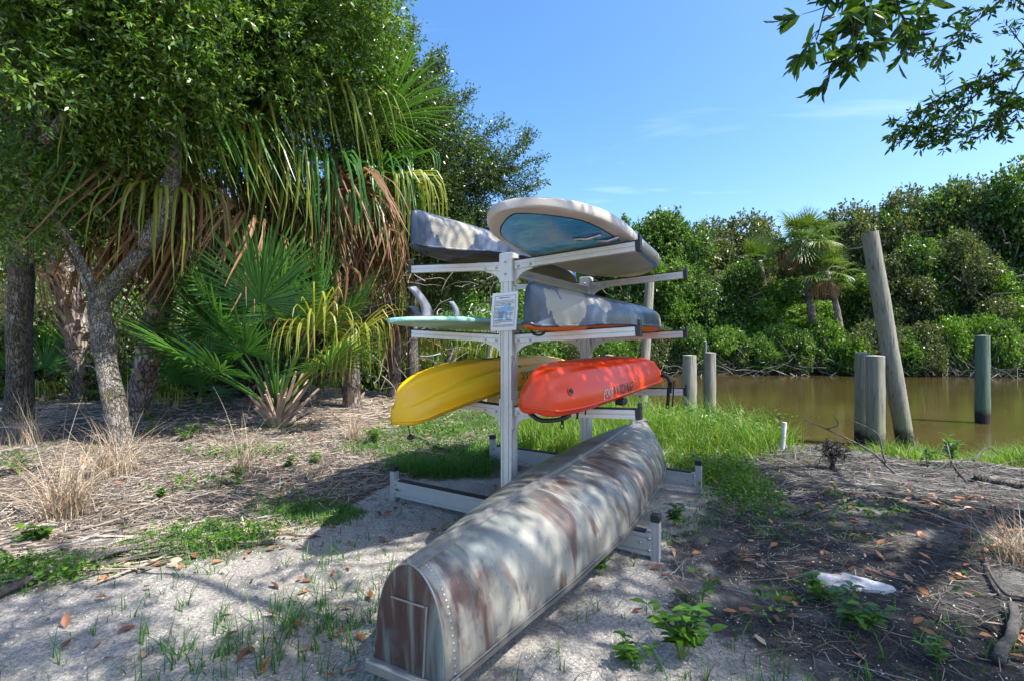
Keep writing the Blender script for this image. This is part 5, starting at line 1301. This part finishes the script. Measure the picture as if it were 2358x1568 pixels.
# ------------------------------------------------------------------ grass, weeds and litter on the ground
def scatter(n, dens, x0, x1, y0, y1, rng):
    """n accepted points of density dens(x,y) in a box"""
    X = rng.uniform(x0, x1, n * 6); Y = rng.uniform(y0, y1, n * 6)
    k_ = rng.uniform(size=n * 6) < np.clip(dens(X, Y), 0, 1); X, Y = X[k_][:n], Y[k_][:n]
    return X, Y, height(X, Y)
def canoe_clear(X, Y):
    dx_, dy_ = X - c_or[0], Y - c_or[1]; ca_, sa_ = math.cos(cn_yaw), math.sin(cn_yaw); u = ca_ * dx_ + sa_ * dy_; v_ = -sa_ * dx_ + ca_ * dy_
    w_ = np.interp(v_, ct.y, ct.w); return (abs(u) > w_ + .0) | (v_ < -.02) | (v_ > 4.5)
def blades(X, Y, Z, h, w, lean, rng, steps=3, curl=.6):
    n = len(X); a = rng.uniform(0, 2 * PI, n); o_ = np.stack([np.cos(a), np.sin(a), np.zeros(n)], 1); s = np.stack([-np.sin(a), np.cos(a), np.zeros(n)], 1)
    tw = rng.uniform(-1, 1, n)[:, None]; s = s * np.cos(tw) + o_ * np.sin(tw)
    h = h * rng.uniform(.35, 1.25, n); ln = lean * rng.uniform(.1, 1.5, n)
    base = np.stack([X, Y, Z - .01], 1); V = []
    for t in range(steps + 1):
        tt = t / steps; c = base + np.array([0, 0, 1.0]) * (h * (tt - curl * ln * tt ** 2 * .5))[:, None] + o_ * (h * ln * tt ** 1.7)[:, None]
        ww = (w * (1 - tt ** 1.5) + .0004)
        V += [c - s * ww / 2, c + s * ww / 2]
    V = np.stack(V, 1).reshape(-1, 3); i = np.arange(n)[:, None] * (2 * (steps + 1))
    F = np.concatenate([np.stack([i[:, 0] + 2*t, i[:, 0] + 2*t + 1, i[:, 0] + 2*t + 3, i[:, 0] + 2*t + 2], 1) for t in range(steps)])
    return V, F
def stuff(name, parts, mat, label, cat):
    V = np.vstack([p[0] for p in parts]); off = np.cumsum([0] + [len(p[0]) for p in parts[:-1]]); F = np.vstack([p[1] + o_ for p, o_ in zip(parts, off)])
    o = link(name, fastmesh(name, V, F, mat)); tag(o, label, cat, kind='stuff'); return o
RG = np.random.default_rng(202)
def dz(cx, cy, rx, ry, a=1): return lambda x, y: a * sstep(1.2, .2, ((x - cx) / rx) ** 2 + ((y - cy) / ry) ** 2)
P_ = []
def gp(n, box, dens, h, w, lean): 
    X, Y, Z = scatter(n, dens, *box, RG); k_ = canoe_clear(X, Y); P_.append(blades(X[k_], Y[k_], Z[k_], h, w, lean, RG))
bankd = lambda x, y: np.maximum(dz(2.9, 7.7, 1.4, 1.8)(x, y), np.maximum(dz(3.9, 8.6, .9, .8)(x, y), dz(2.2, 8.6, 1.5, 1.6)(x, y))) * (y < shore(x) + .1)
gp(11000, (1.2, 5.2, 5.6, 10.4), bankd, .42, .009, .9)
gp(2600, (1.2, 4.7, 6.3, 10.3), lambda x, y: bankd(x, y) * (wob(np.stack([x, y, 0 * x], -1), 3) > -.1), .70, .010, 1.1)
gp(5000, (1.6, 3.6, 4.4, 7.2), lambda x, y: np.maximum(dz(2.3, 5.6, .5, 1.0)(x, y), .8 * dz(2.8, 6.4, .7, .6)(x, y)) * (wob(np.stack([x, y, 0 * x], -1), 4) > -.3), .17, .009, .8)
gp(5000, (-.2, 2.2, 5.8, 9.8), dz(.85, 7.3, .95, 1.7), .40, .010, .6)
gp(10000, (4.9, 11.5, 5.6, 7.8), lambda x, y: sstep(5.7, 6.5, y + .12 * np.sin(x * 3)) * (y < shore(x) - .35) * (.35 + .65 * (wob(np.stack([x, y, 0 * x], -1), 2) > -.1)), .33, .009, .9)
o = stuff('bank_grass', P_, M['grass'], 'bright green grass growing along the canal bank', 'grass'); P_ = []
gp(3800, (-2.2, .4, 4.9, 6.6), lambda x, y: np.maximum(dz(-.78, 5.55, .75, .42)(x, y), .6 * dz(-.3, 6.2, .5, .4)(x, y)) * (.25 + .75 * (wob(np.stack([x, y, 0 * x], -1), 5) > -.1)), .20, .007, 1.0)
gp(4200, (-3.6, -1.2, 3.0, 4.8), lambda x, y: np.maximum(np.maximum(dz(-2.35, 3.42, .55, .24)(x, y), dz(-1.75, 4.1, .5, .3)(x, y)), .5 * dz(-2.9, 3.1, .5, .2)(x, y)), .09, .007, .8)
gp(9000, (-3.2, .8, 6.0, 10.5), lambda x, y: (.45 + .55 * (wob(np.stack([x, y, 0 * x], -1), 1.6) > 0)) * zone_green(x, y), .13, .008, .9)
gp(1500, (.9, 3.6, 2.2, 6.2), lambda x, y: .5 * (wob(np.stack([x, y, 0 * x], -1), 2.2) > .35), .10, .007, .9)
o = stuff('short_grass', P_, M['grass_dark'], 'short dark green grass in patches round the rack', 'grass'); P_ = []
# thin single sprouts in the sand of the foreground
for n_, bx, dn, h in ((900, (-2.2, -.1, 1.75, 3.2), lambda x, y: .15 + .85 * dz(-1.05, 2.35, .6, .35)(x, y), .17), (460, (-2.9, 1.0, 1.7, 4.2), lambda x, y: 0 * x + .6, .11), (380, (.2, 2.6, 1.7, 2.6), lambda x, y: .25 + .7 * dz(.95, 1.95, .4, .25)(x, y), .12)):
    X, Y, Z = scatter(n_ // 4, dn, *bx, RG); X = np.repeat(X, 4) + RG.normal(size=len(X) * 4) * .013; Y = np.repeat(Y, 4) + RG.normal(size=len(Y) * 4) * .013; Z = height(X, Y); k_ = canoe_clear(X, Y)
    P_.append(blades(X[k_], Y[k_], Z[k_], h, .006, .7, RG, 4))
stuff('sand_sprouts', P_, M['grass_dark'], 'thin grass sprouts standing in the foreground sand', 'grass')
# low broad-leaved ground cover
def low_leaves(n, bx, dn, L, W, hz):
    X, Y, Z = scatter(n, dn, *bx, RG); k_ = canoe_clear(X, Y); X, Y, Z = X[k_], Y[k_], Z[k_]; m = len(X)
    bs = np.stack([X, Y, Z + RG.uniform(.005, hz, m)], 1); d = unit(m, RG) * [1, 1, .35] + [0, 0, .15]; d /= np.linalg.norm(d, axis=1)[:, None]; s = RG.uniform(.6, 1.3, m)
    return leaves(bs, d, L * s, W * s, RG, .15)
LL = [low_leaves(5200, (-4.4, -1.5, 2.5, 4.0), lambda x, y: (.12 + .88 * (wob(np.stack([x, y, 0 * x], -1), 4.5) > -.15)) * np.maximum(dz(-3.25, 2.92, .75, .20)(x, y), np.maximum(.7 * dz(-2.2, 3.5, .7, .25)(x, y), .5 * dz(-3.9, 2.72, .5, .3)(x, y))), .028, .018, .11),
      low_leaves(3000, (1.7, 3.4, 3.9, 6.6), lambda x, y: np.maximum(dz(2.35, 5.4, .45, 1.1)(x, y), .6 * dz(2.1, 4.3, .4, .5)(x, y)) * (wob(np.stack([x, y, 0 * x], -1), 4) > -.1), .036, .02, .16),
      low_leaves(1100, (1.0, 3.8, 1.9, 4.8), lambda x, y: .9 * (wob(np.stack([x, y, 0 * x], -1), 3.1) > .6), .045, .022, .07),
      low_leaves(3200, (-5.5, -.8, 3.4, 8), lambda x, y: .9 * (wob(np.stack([x, y, 0 * x], -1), 2.9) > .55), .05, .02, .14),
      low_leaves(2500, (-3.0, .6, 5.8, 9.5), lambda x, y: zone_green(x, y) * .7, .045, .022, .12)]
LL.append(low_leaves(3200, (1.2, 5.2, 5.6, 10.2), lambda x, y: bankd(x, y) * (wob(np.stack([x, y, 0 * x], -1), 2.5) > .0), .07, .02, .5))
stuff('ground_cover', LL, M['weed'], 'low leafy green ground cover in patches', 'ground cover')
# straw, twigs, dead leaves
def straws(n, bx, dn, l0, l1, w0, w1, zr, main=None, rng=RG, lift=.02):
    X, Y, Z = scatter(n, dn, *bx, rng); k_ = canoe_clear(X, Y); X, Y = X[k_], Y[k_]; m = len(X)
    a = rng.uniform(0, PI, m) if main is None else main + rng.normal(size=m) * .45
    L = rng.uniform(l0, l1, m); w = rng.uniform(w0, w1, m); d = np.stack([np.cos(a), np.sin(a)], 1); s = np.stack([-np.sin(a), np.cos(a)], 1); bend = rng.normal(size=m) * .12
    V = []
    for t in (-.5, 0, .5):
        cx = X + d[:, 0] * L * t + s[:, 0] * bend * L * (t * t * 4 - .5); cy = Y + d[:, 1] * L * t + s[:, 1] * bend * L * (t * t * 4 - .5)
        cz_ = height(cx, cy) + .004 + rng.uniform(0, lift, m) * (1 + zr * abs(t) * rng.uniform(0, 1, m))
        f = 1 - .6 * abs(t)
        V += [np.stack([cx - s[:, 0] * w * f / 2, cy - s[:, 1] * w * f / 2, cz_], 1), np.stack([cx, cy, cz_ + w * .35], 1), np.stack([cx + s[:, 0] * w * f / 2, cy + s[:, 1] * w * f / 2, cz_], 1)]
    V = np.stack(V, 1).reshape(-1, 3); i = np.arange(m) * 9
    F = np.concatenate([np.stack([i + 3*t + j, i + 3*t + j + 1, i + 3*t + j + 4, i + 3*t + j + 3], 1) for t in range(2) for j in range(2)])
    return V, F
mul = lambda x, y: zone_mulch(x, y) * (1 - .6 * zone_green(x, y))
stuff('palm_straw', [straws(15000, (-7, .3, 2.6, 8), mul, .03, .18, .003, .011, 2), straws(1500, (-7, .3, 2.6, 8.5), mul, .2, .5, .005, .016, 3), straws(5000, (-14, -1, 7.5, 15), lambda x, y: 0 * x + .9, .15, .6, .01, .03, 3), straws(420, (-4.2, -1.8, 2.5, 3.6), mul, .4, 1.0, .01, .03, 2, .45)], M['straw'], 'brown straw and shredded palm litter covering the ground at the left', 'litter')
sl_ = lambda x, y: np.maximum(zone_soil(x, y), .12)
stuff('twig_litter', [straws(10000, (.2, 7.5, 1.6, 7.2), sl_, .03, .16, .002, .006, 3, None, RG, .012), straws(1100, (.9, 7.5, 1.8, 7), sl_, .2, .5, .003, .008, 3), straws(900, (2.5, 8.5, 4.2, 7.2), lambda x, y: .9 * sstep(4.0, 4.8, y), .15, .55, .004, .012, 3, 2.6), straws(1600, (2.5, 8.5, 4.2, 7.0), lambda x, y: .9 * sstep(4.0, 4.8, y), .08, .5, .004, .014, 4), straws(1500, (-3.2, .9, 1.6, 4.6), lambda x, y: .7 * (1 - zone_mulch(x, y)), .02, .10, .0015, .004, 2, None, RG, .006)], M['twig'], 'dark twigs and stalks littering the soil at the right', 'litter')
stuff('dark_straw', [straws(5000, (-7, .3, 2.6, 8), mul, .03, .2, .004, .014, 2), straws(500, (-7, .3, 2.6, 8), mul, .2, .6, .006, .02, 3)], M['twig'], 'dark rotting stalks mixed into the palm straw at the left', 'litter')
stuff('pale_straw', [straws(2600, (.6, 8, 1.8, 7.4), sl_, .03, .14, .002, .006, 3, None, RG, .02)], M['straw'], 'pale dry stalks scattered over the dark soil', 'litter')
def dead(n, bx, dn, L=.065):
    X, Y, Z = scatter(n, dn, *bx, RG); k_ = canoe_clear(X, Y); X, Y, Z = X[k_], Y[k_], Z[k_]; m = len(X)
    bs = np.stack([X, Y, Z + .012 + RG.uniform(0, .012, m)], 1); d = unit(m, RG) * [1, 1, .22]; d /= np.linalg.norm(d, axis=1)[:, None]
    s = np.cross(d, np.array([0, 0, 1.0]) + RG.normal(size=(m, 3)) * .25); s /= np.linalg.norm(s, axis=1)[:, None]; u = np.cross(s, d); sc = RG.uniform(.6, 1.3, m)[:, None] * L; W_ = sc * .42; cu = RG.uniform(.05, .5, m)[:, None]
    pts = [bs - d * sc * .5, bs - d * sc * .15 + s * W_ * .5 + u * W_ * cu, bs + d * sc * .2 + s * W_ * .42 + u * W_ * cu, bs + d * sc * .5 + u * W_ * cu, bs + d * sc * .2 - s * W_ * .42 + u * W_ * cu, bs - d * sc * .15 - s * W_ * .5 + u * W_ * cu]
    V = np.stack(pts, 1).reshape(-1, 3); i = np.arange(m) * 6
    return V, np.concatenate([np.stack([i, i + 1, i + 2, i + 3], 1), np.stack([i, i + 3, i + 4, i + 5], 1)])
stuff('fallen_leaves', [dead(480, (.3, 4.6, 1.6, 4.6), lambda x, y: .25 + .75 * sstep(1.0, 2.6, x + .4 * (2.5 - y)), .07), dead(90, (-2.6, .2, 1.7, 3.3), lambda x, y: .3 + .7 * dz(-.9, 2.2, .8, .6)(x, y), .07), dead(320, (-6, 0, 3, 8), lambda x, y: 0 * x + .7, .075), dead(260, (2, 7, 2.2, 6), lambda x, y: 0 * x + .7, .06)], M['dead_leaf'], 'scattered rust brown fallen leaves on the ground', 'leaves')
# coarse shell grit and crumbs in the sand
X, Y, Z = scatter(9000, lambda x, y: .9 * (1 - zone_mulch(x, y)) * (.35 + .65 * (1 - zone_soil(x, y))), -3.4, 2.6, 1.6, 4.8, RG); m = len(X); k_ = canoe_clear(X, Y); X, Y, Z = X[k_], Y[k_], Z[k_]; m = len(X)
r_ = RG.uniform(.002, .006, m)[:, None]; c_ = np.stack([X, Y, Z + .001], 1)
q_ = [c_ + RG.normal(size=(m, 3)) * r_ * .3 + r_ * np.array(v_) for v_ in ((1, 0, 0), (0, 1, 0), (-1, 0, 0), (0, -1, 0), (0, 0, .9))]
V = np.stack(q_, 1).reshape(-1, 3); i = np.arange(m) * 5; F = np.concatenate([np.stack([i + a_, i + b_, i + 4], 1) for a_, b_ in ((0, 1), (1, 2), (2, 3), (3, 0))])
kk = Mt('shell_grit'); kk.set(Base_Color=kk.ramp(kk.island(), [(0, (.16, .14, .12)), (.5, (.42, .39, .35)), (1, (.75, .72, .67))]), Roughness=.8)
o = link('shell_grit', fastmesh('shell_grit', V, F, kk.m)); tag(o, 'coarse pale shell grit strewn over the sand', 'grit', kind='stuff')

# ------------------------------------------------------------------ dry bunch grass
def bunch(px, py, h, n, spread, label, seed, lean=.9, mat='dry_grass', name='dry_grass_clump', Y=None):
    rng = np.random.default_rng(seed); q = G(px, py) if Y is None else P(px, 0, Y)[:2]; z = float(height(q[0], q[1]))
    e = empty(name, (q[0], q[1], z), 0, label, 'grass clump', 'dry grass clumps')
    x = rng.normal(size=n) * spread; y = rng.normal(size=n) * spread
    V, F = blades(x, y, np.zeros(n), h, .006, lean, rng, 5, .55); link('blades', fastmesh('blades', V, F, M[mat]), e)
    n2 = max(6, n // 9); V, F = blades(rng.normal(size=n2) * spread, rng.normal(size=n2) * spread, np.zeros(n2), h * 1.7, .004, lean * .8, rng, 6, .4); link('long_stems', fastmesh('long_stems', V, F, M[mat]), e)
    return e
bunch(150, 1190, .60, 330, .075, 'big dry grass clump in the left foreground of the litter', 1)
bunch(262, 1095, .62, 210, .10, 'dry grass clump at the foot of the bent oak', 2)
bunch(60, 1030, .75, 110, .12, 'thin dry grass clump behind the big one at the left edge', 3)
bunch(560, 1090, .62, 80, .05, 'sparse dry grass clump in front of the fan palm', 4, 1.0)
bunch(815, 1015, .42, 160, .05, 'small dry grass clump between the fan palm and the yellow kayak', 5, .8)
bunch(2375, 1300, .40, 200, .10, 'olive dry grass clump at the right edge', 6, 1.1)

# ------------------------------------------------------------------ single leafy plants
def leafy(px, py, label, n_stem, h, L, W, seed, spread=.5, name='seedling', mat='weed', up=.4, Y=None, rows=5):
    rng = np.random.default_rng(seed); q = G(px, py) if Y is None else P(px, 0, Y)[:2]; z = float(height(q[0], q[1]))
    e = empty(name, (q[0], q[1], z), 0, label, 'plant', 'leafy seedlings')
    b = MB(); V_, F_, nv_ = [], [], 0
    for i in range(n_stem):
        a = rng.uniform(0, 2 * PI); top = np.array([math.cos(a) * spread * h * rng.uniform(.2, 1), math.sin(a) * spread * h * rng.uniform(.2, 1), h * rng.uniform(.6, 1.1)])
        pts = spline([(0, 0, -.02), top * [.35, .35, .5], top], 8); b.tube(pts, np.linspace(.004, .0015, 8), 5)
        for j in range(rows):
            t = .3 + .7 * (j + 1) / rows; c = pts[min(7, int(t * 7))]
            for sgn in (0, PI):
                az = j * 1.57 + sgn + rng.normal() * .3; d = np.array([math.cos(az), math.sin(az), up + rng.normal() * .15]); d /= np.linalg.norm(d)
                s = np.cross(d, [0, 0, 1.0]); s /= np.linalg.norm(s); u = np.cross(s, d); l = L * rng.uniform(.7, 1.15); w = W * l / L
                row = []
                for k_, (tt, ww) in enumerate([(0, .06), (.2, .55), (.42, 1.0), (.65, .85), (.85, .45), (1.0, .02)]):
                    cc = c + d * l * tt - np.array([0, 0, 1]) * l * .28 * tt * tt; row += [cc - s * w * ww / 2 + u * w * .14 * ww, cc, cc + s * w * ww / 2 + u * w * .14 * ww]
                V_.append(np.array(row)); F_.append(np.array([(k_*3+j_, k_*3+j_+1, k_*3+j_+4, k_*3+j_+3) for k_ in range(5) for j_ in range(2)]) + nv_); nv_ += 18
    b.build('stem', M['petiole'], e, True); me = fastmesh('leaves', np.vstack(V_), np.vstack(F_), M[mat], True); link('leaves', me, e)
    return e
leafy(1570, 1520, 'big leafy seedling in the right foreground beside the canoe', 9, .24, .095, .042, 1, .7)
leafy(1450, 1535, 'fine leafy sprig just left of the big foreground seedling', 5, .12, .06, .025, 2, .9)
leafy(1552, 1210, 'rounded leafy plant beside the right end of the front runner', 6, .16, .075, .04, 3, .8)
leafy(1895, 1385, 'seedling just left of the white stone', 4, .12, .075, .04, 4, .9)
leafy(1948, 1420, 'upright slim seedling in front of the white stone', 1, .26, .075, .034, 5, .2, rows=6)
leafy(1985, 1450, 'spreading seedling below the white stone', 5, .11, .085, .036, 6, 1.0)
leafy(2165, 1520, 'small feathery weed in the lower right', 6, .09, .05, .018, 7, 1.0)
leafy(545, 1120, 'single weed with flat leaves in the straw below the fan palm', 2, .18, .10, .05, 8, .5)
leafy(370, 1150, 'small bright weed in the straw right of the big dry clump', 3, .08, .06, .035, 9, .8)
leafy(350, 1010, 'tall compound-leaved weed at the right of the bent oak', 3, .42, .11, .03, 10, .5, rows=7)
leafy(430, 1020, 'bright sprawling weed between the oak and the fan palm', 6, .22, .09, .03, 11, 1.1)
leafy(665, 1080, 'low bright weed in front of the fan palm base', 4, .14, .08, .035, 12, .9)
leafy(725, 1070, 'low weed right of the fan palm base', 4, .12, .08, .035, 13, .9)
leafy(860, 1020, 'leafy weed cluster left of the hanging toggle', 9, .2, .09, .04, 14, 1.2)
leafy(85, 1250, 'wide-leaved weed below the big dry clump', 4, .12, .09, .05, 15, 1.0)
leafy(45, 1090, 'bright leafy weed at the left edge by the mossy trunk', 6, .3, .11, .035, 16, .9)
leafy(1615, 1395, 'slim sedge sprout on the dark soil right of the canoe', 2, .2, .07, .010, 17, .3, rows=4)
leafy(1385, 1330, 'weed growing up beside the canoe gunwale', 4, .14, .07, .03, 18, .6)
leafy(1790, 945, 'tall green weed in the bank grass above the white pipe', 3, .75, .13, .045, 19, .25, Y=7.9, rows=8)
leafy(2190, 1075, 'bright mangrove seedling standing at the right bank', 4, .42, .15, .06, 20, .25, Y=5.6, rows=5, up=.8)
leafy(2135, 1105, 'small round-leaved seedling left of the mangrove seedling', 2, .28, .10, .06, 21, .3, Y=5.7, rows=3)

# ------------------------------------------------------------------ driftwood, branches, stone
def wood(name, label, pts, r0, r1, mat='deadwood', cat='branch', subs=(), n=20, sides=8):
    pts = np.array(pts, float); base = pts[0].copy(); e = empty(name, tuple(base), 0, label, cat)
    q = spline(pts, n); q = q + np.stack([wob(q, 9), wob(q + 3, 9), wob(q + 6, 9)], 1) * r0 * .5
    b = MB(); b.tube(q - base, np.linspace(r0, r1, n) * (1 + .12 * wob(q, 14)), sides); b.build('main_stem', M[mat], e, True)
    for s in subs:
        s = np.array(s, float); qq = spline(s, 12); qq = qq + np.stack([wob(qq, 11), wob(qq + 2, 11), wob(qq + 5, 11)], 1) * .008
        b = MB(); b.tube(qq - base, np.linspace(r0 * .55, .003, 12), 6); b.build('side_branch', M[mat], e, True)
    return e
def gz(px, py, dz_=0.0, Y=None):
    q = G(px, py) if Y is None else P(px, py, Y)[:2]; return np.array([q[0], q[1], float(height(q[0], q[1])) + dz_])
wood('fallen_branch', 'dead branch slanting over the bank in front of the close pair of pilings', [gz(2110, 1130, .0), P(2075, 1100, 5.2), P(2000, 1035, 5.3), P(1900, 985, 5.4), P(1850, 962, 5.4)], .018, .005, subs=[[P(2075, 1100, 5.2), P(2080, 1150, 5.0), gz(2095, 1165, .0)], [P(1905, 988, 5.4), P(1930, 975, 5.4), P(1915, 945, 5.4)], [P(2040, 1065, 5.25), P(2020, 1000, 5.3), P(1960, 965, 5.4)]])
wood('fallen_branch', 'bleached forked branch lying at the right bank beside the mangrove seedling', [gz(2300, 1180, .03), P(2270, 1130, 4.9), P(2210, 1095, 5.0), P(2190, 1060, 5.1), P(2182, 1020, 5.2)], .022, .006, subs=[[P(2270, 1130, 4.9), P(2230, 1110, 5.0), P(2200, 1080, 5.1), P(2225, 1055, 5.1), P(2250, 1050, 5.1)], [P(2230, 1105, 5), P(2280, 1085, 5.1), P(2340, 1060, 5.2), P(2400, 1055, 5.2)], [P(2240, 1060, 5.1), P(2280, 1030, 5.2), P(2300, 1045, 5.2)], [P(2190, 1060, 5.1), P(2160, 1080, 5.1), P(2100, 1090, 5.2)]])
wood('fallen_branch', 'dark forked branch lying on the soil at the right', [gz(1820, 1185, .03), gz(1960, 1165, .06), gz(2040, 1158, .05), gz(2150, 1190, .02)], .016, .008, 'bark_dark', subs=[[gz(2040, 1158, .05), gz(2110, 1200, .05), gz(2230, 1225, .03)], [gz(1980, 1165, .05), gz(1880, 1190, .04), gz(1800, 1195, .02)]])
wood('log', 'dark weathered log lying at the right edge below the bank grass', [gz(2240, 1108, .04), gz(2310, 1118, .05), gz(2400, 1135, .04)], .05, .035, 'bark_dark', 'log', sides=12)
wood('log', 'pale grey log lying in the lower right corner', [gz(2310, 1535, .02), gz(2322, 1470, .045), gz(2335, 1420, .05)], .026, .020, 'deadwood', 'log', sides=12)
wood('fallen_branch', 'pale branch running up the right edge above the grey log', [gz(2370, 1385, .03), gz(2320, 1385, .04), gz(2285, 1340, .03), gz(2265, 1280, .03)], .014, .006)
wood('fallen_branch', 'long stripped palm stalk lying along the left edge of the straw', [gz(-20, 1395, .03), gz(120, 1340, .05), gz(260, 1295, .05), gz(330, 1275, .03)], .028, .016)
wood('fallen_branch', 'curved pale branch lying in the grass left of the rear runner', [gz(955, 1005, .03), gz(985, 1020, .05), gz(1010, 1035, .04), gz(1075, 1040, .03)], .022, .014)
wood('stick', 'pale stick poking out from under the square stern of the canoe', [gz(880, 1540, .05), gz(862, 1580, .02)], .008, .007, 'deadwood', 'stick')
# root mass of an uprooted stump on the bank
q = gz(1915, 1080, 0); e = empty('uprooted_stump', tuple(q), 0, 'tangled root ball of a small stump on a thin stem at the bank', 'stump')
b = MB(); b.tube([(0, 0, -.05), (.01, 0, .08), (.02, 0, .2)], [.03, .025, .05], 8); b.build('stem', M['bark_dark'], e, True)
b = MB(); rng = np.random.default_rng(5)
for i in range(110):
    p = np.array([.02, 0, .22]) + rng.normal(size=3) * [.06, .06, .03]; d = unit(1, rng)[0] * [1, 1, .6]; pts = [p]
    for s in range(5): d = d + rng.normal(size=3) * .6 - (p - np.array([.02, 0, .22])) * 3; d /= np.linalg.norm(d); p = p + d * .045; pts.append(p)
    b.tube(pts, np.linspace(.006, .002, 6), 4, False)
b.build('roots', M['bark_dark'], e)
# white stone slab half sunk in the soil
q = gz(1962, 1345, 0); rng = np.random.default_rng(9); b = MB(); n = 26; a = np.arange(n) * 2 * PI / n
pr_ = (1 + .16 * np.sin(2 * a + .6) + .10 * np.sin(3 * a + 2) + .07 * np.sin(5 * a) + .05 * rng.normal(size=n)); V = []
for sc, z in ((1.0, -.03), (1.02, .008), (.93, .022), (.6, .030), (.25, .031)):
    V.append(np.stack([np.cos(a) * pr_ * .19 * sc, np.sin(a) * pr_ * .10 * sc, np.full(n, z) + .004 * rng.normal(size=n)], 1))
f = [(i*n+j, i*n+(j+1)%n, (i+1)*n+(j+1)%n, (i+1)*n+j) for i in range(4) for j in range(n)] + [tuple(4*n+j for j in range(n))]
b.add(np.vstack(V), f); o = b.build('stone_slab', plain('white_stone', (.40, .405, .42), .8, var=.4, scale=16, bump=.8), None, True); o.location = tuple(q); o.rotation_euler = (.03, .04, -.35)
tag(o, 'flat white stone half sunk in the dark soil at the right', 'stone')
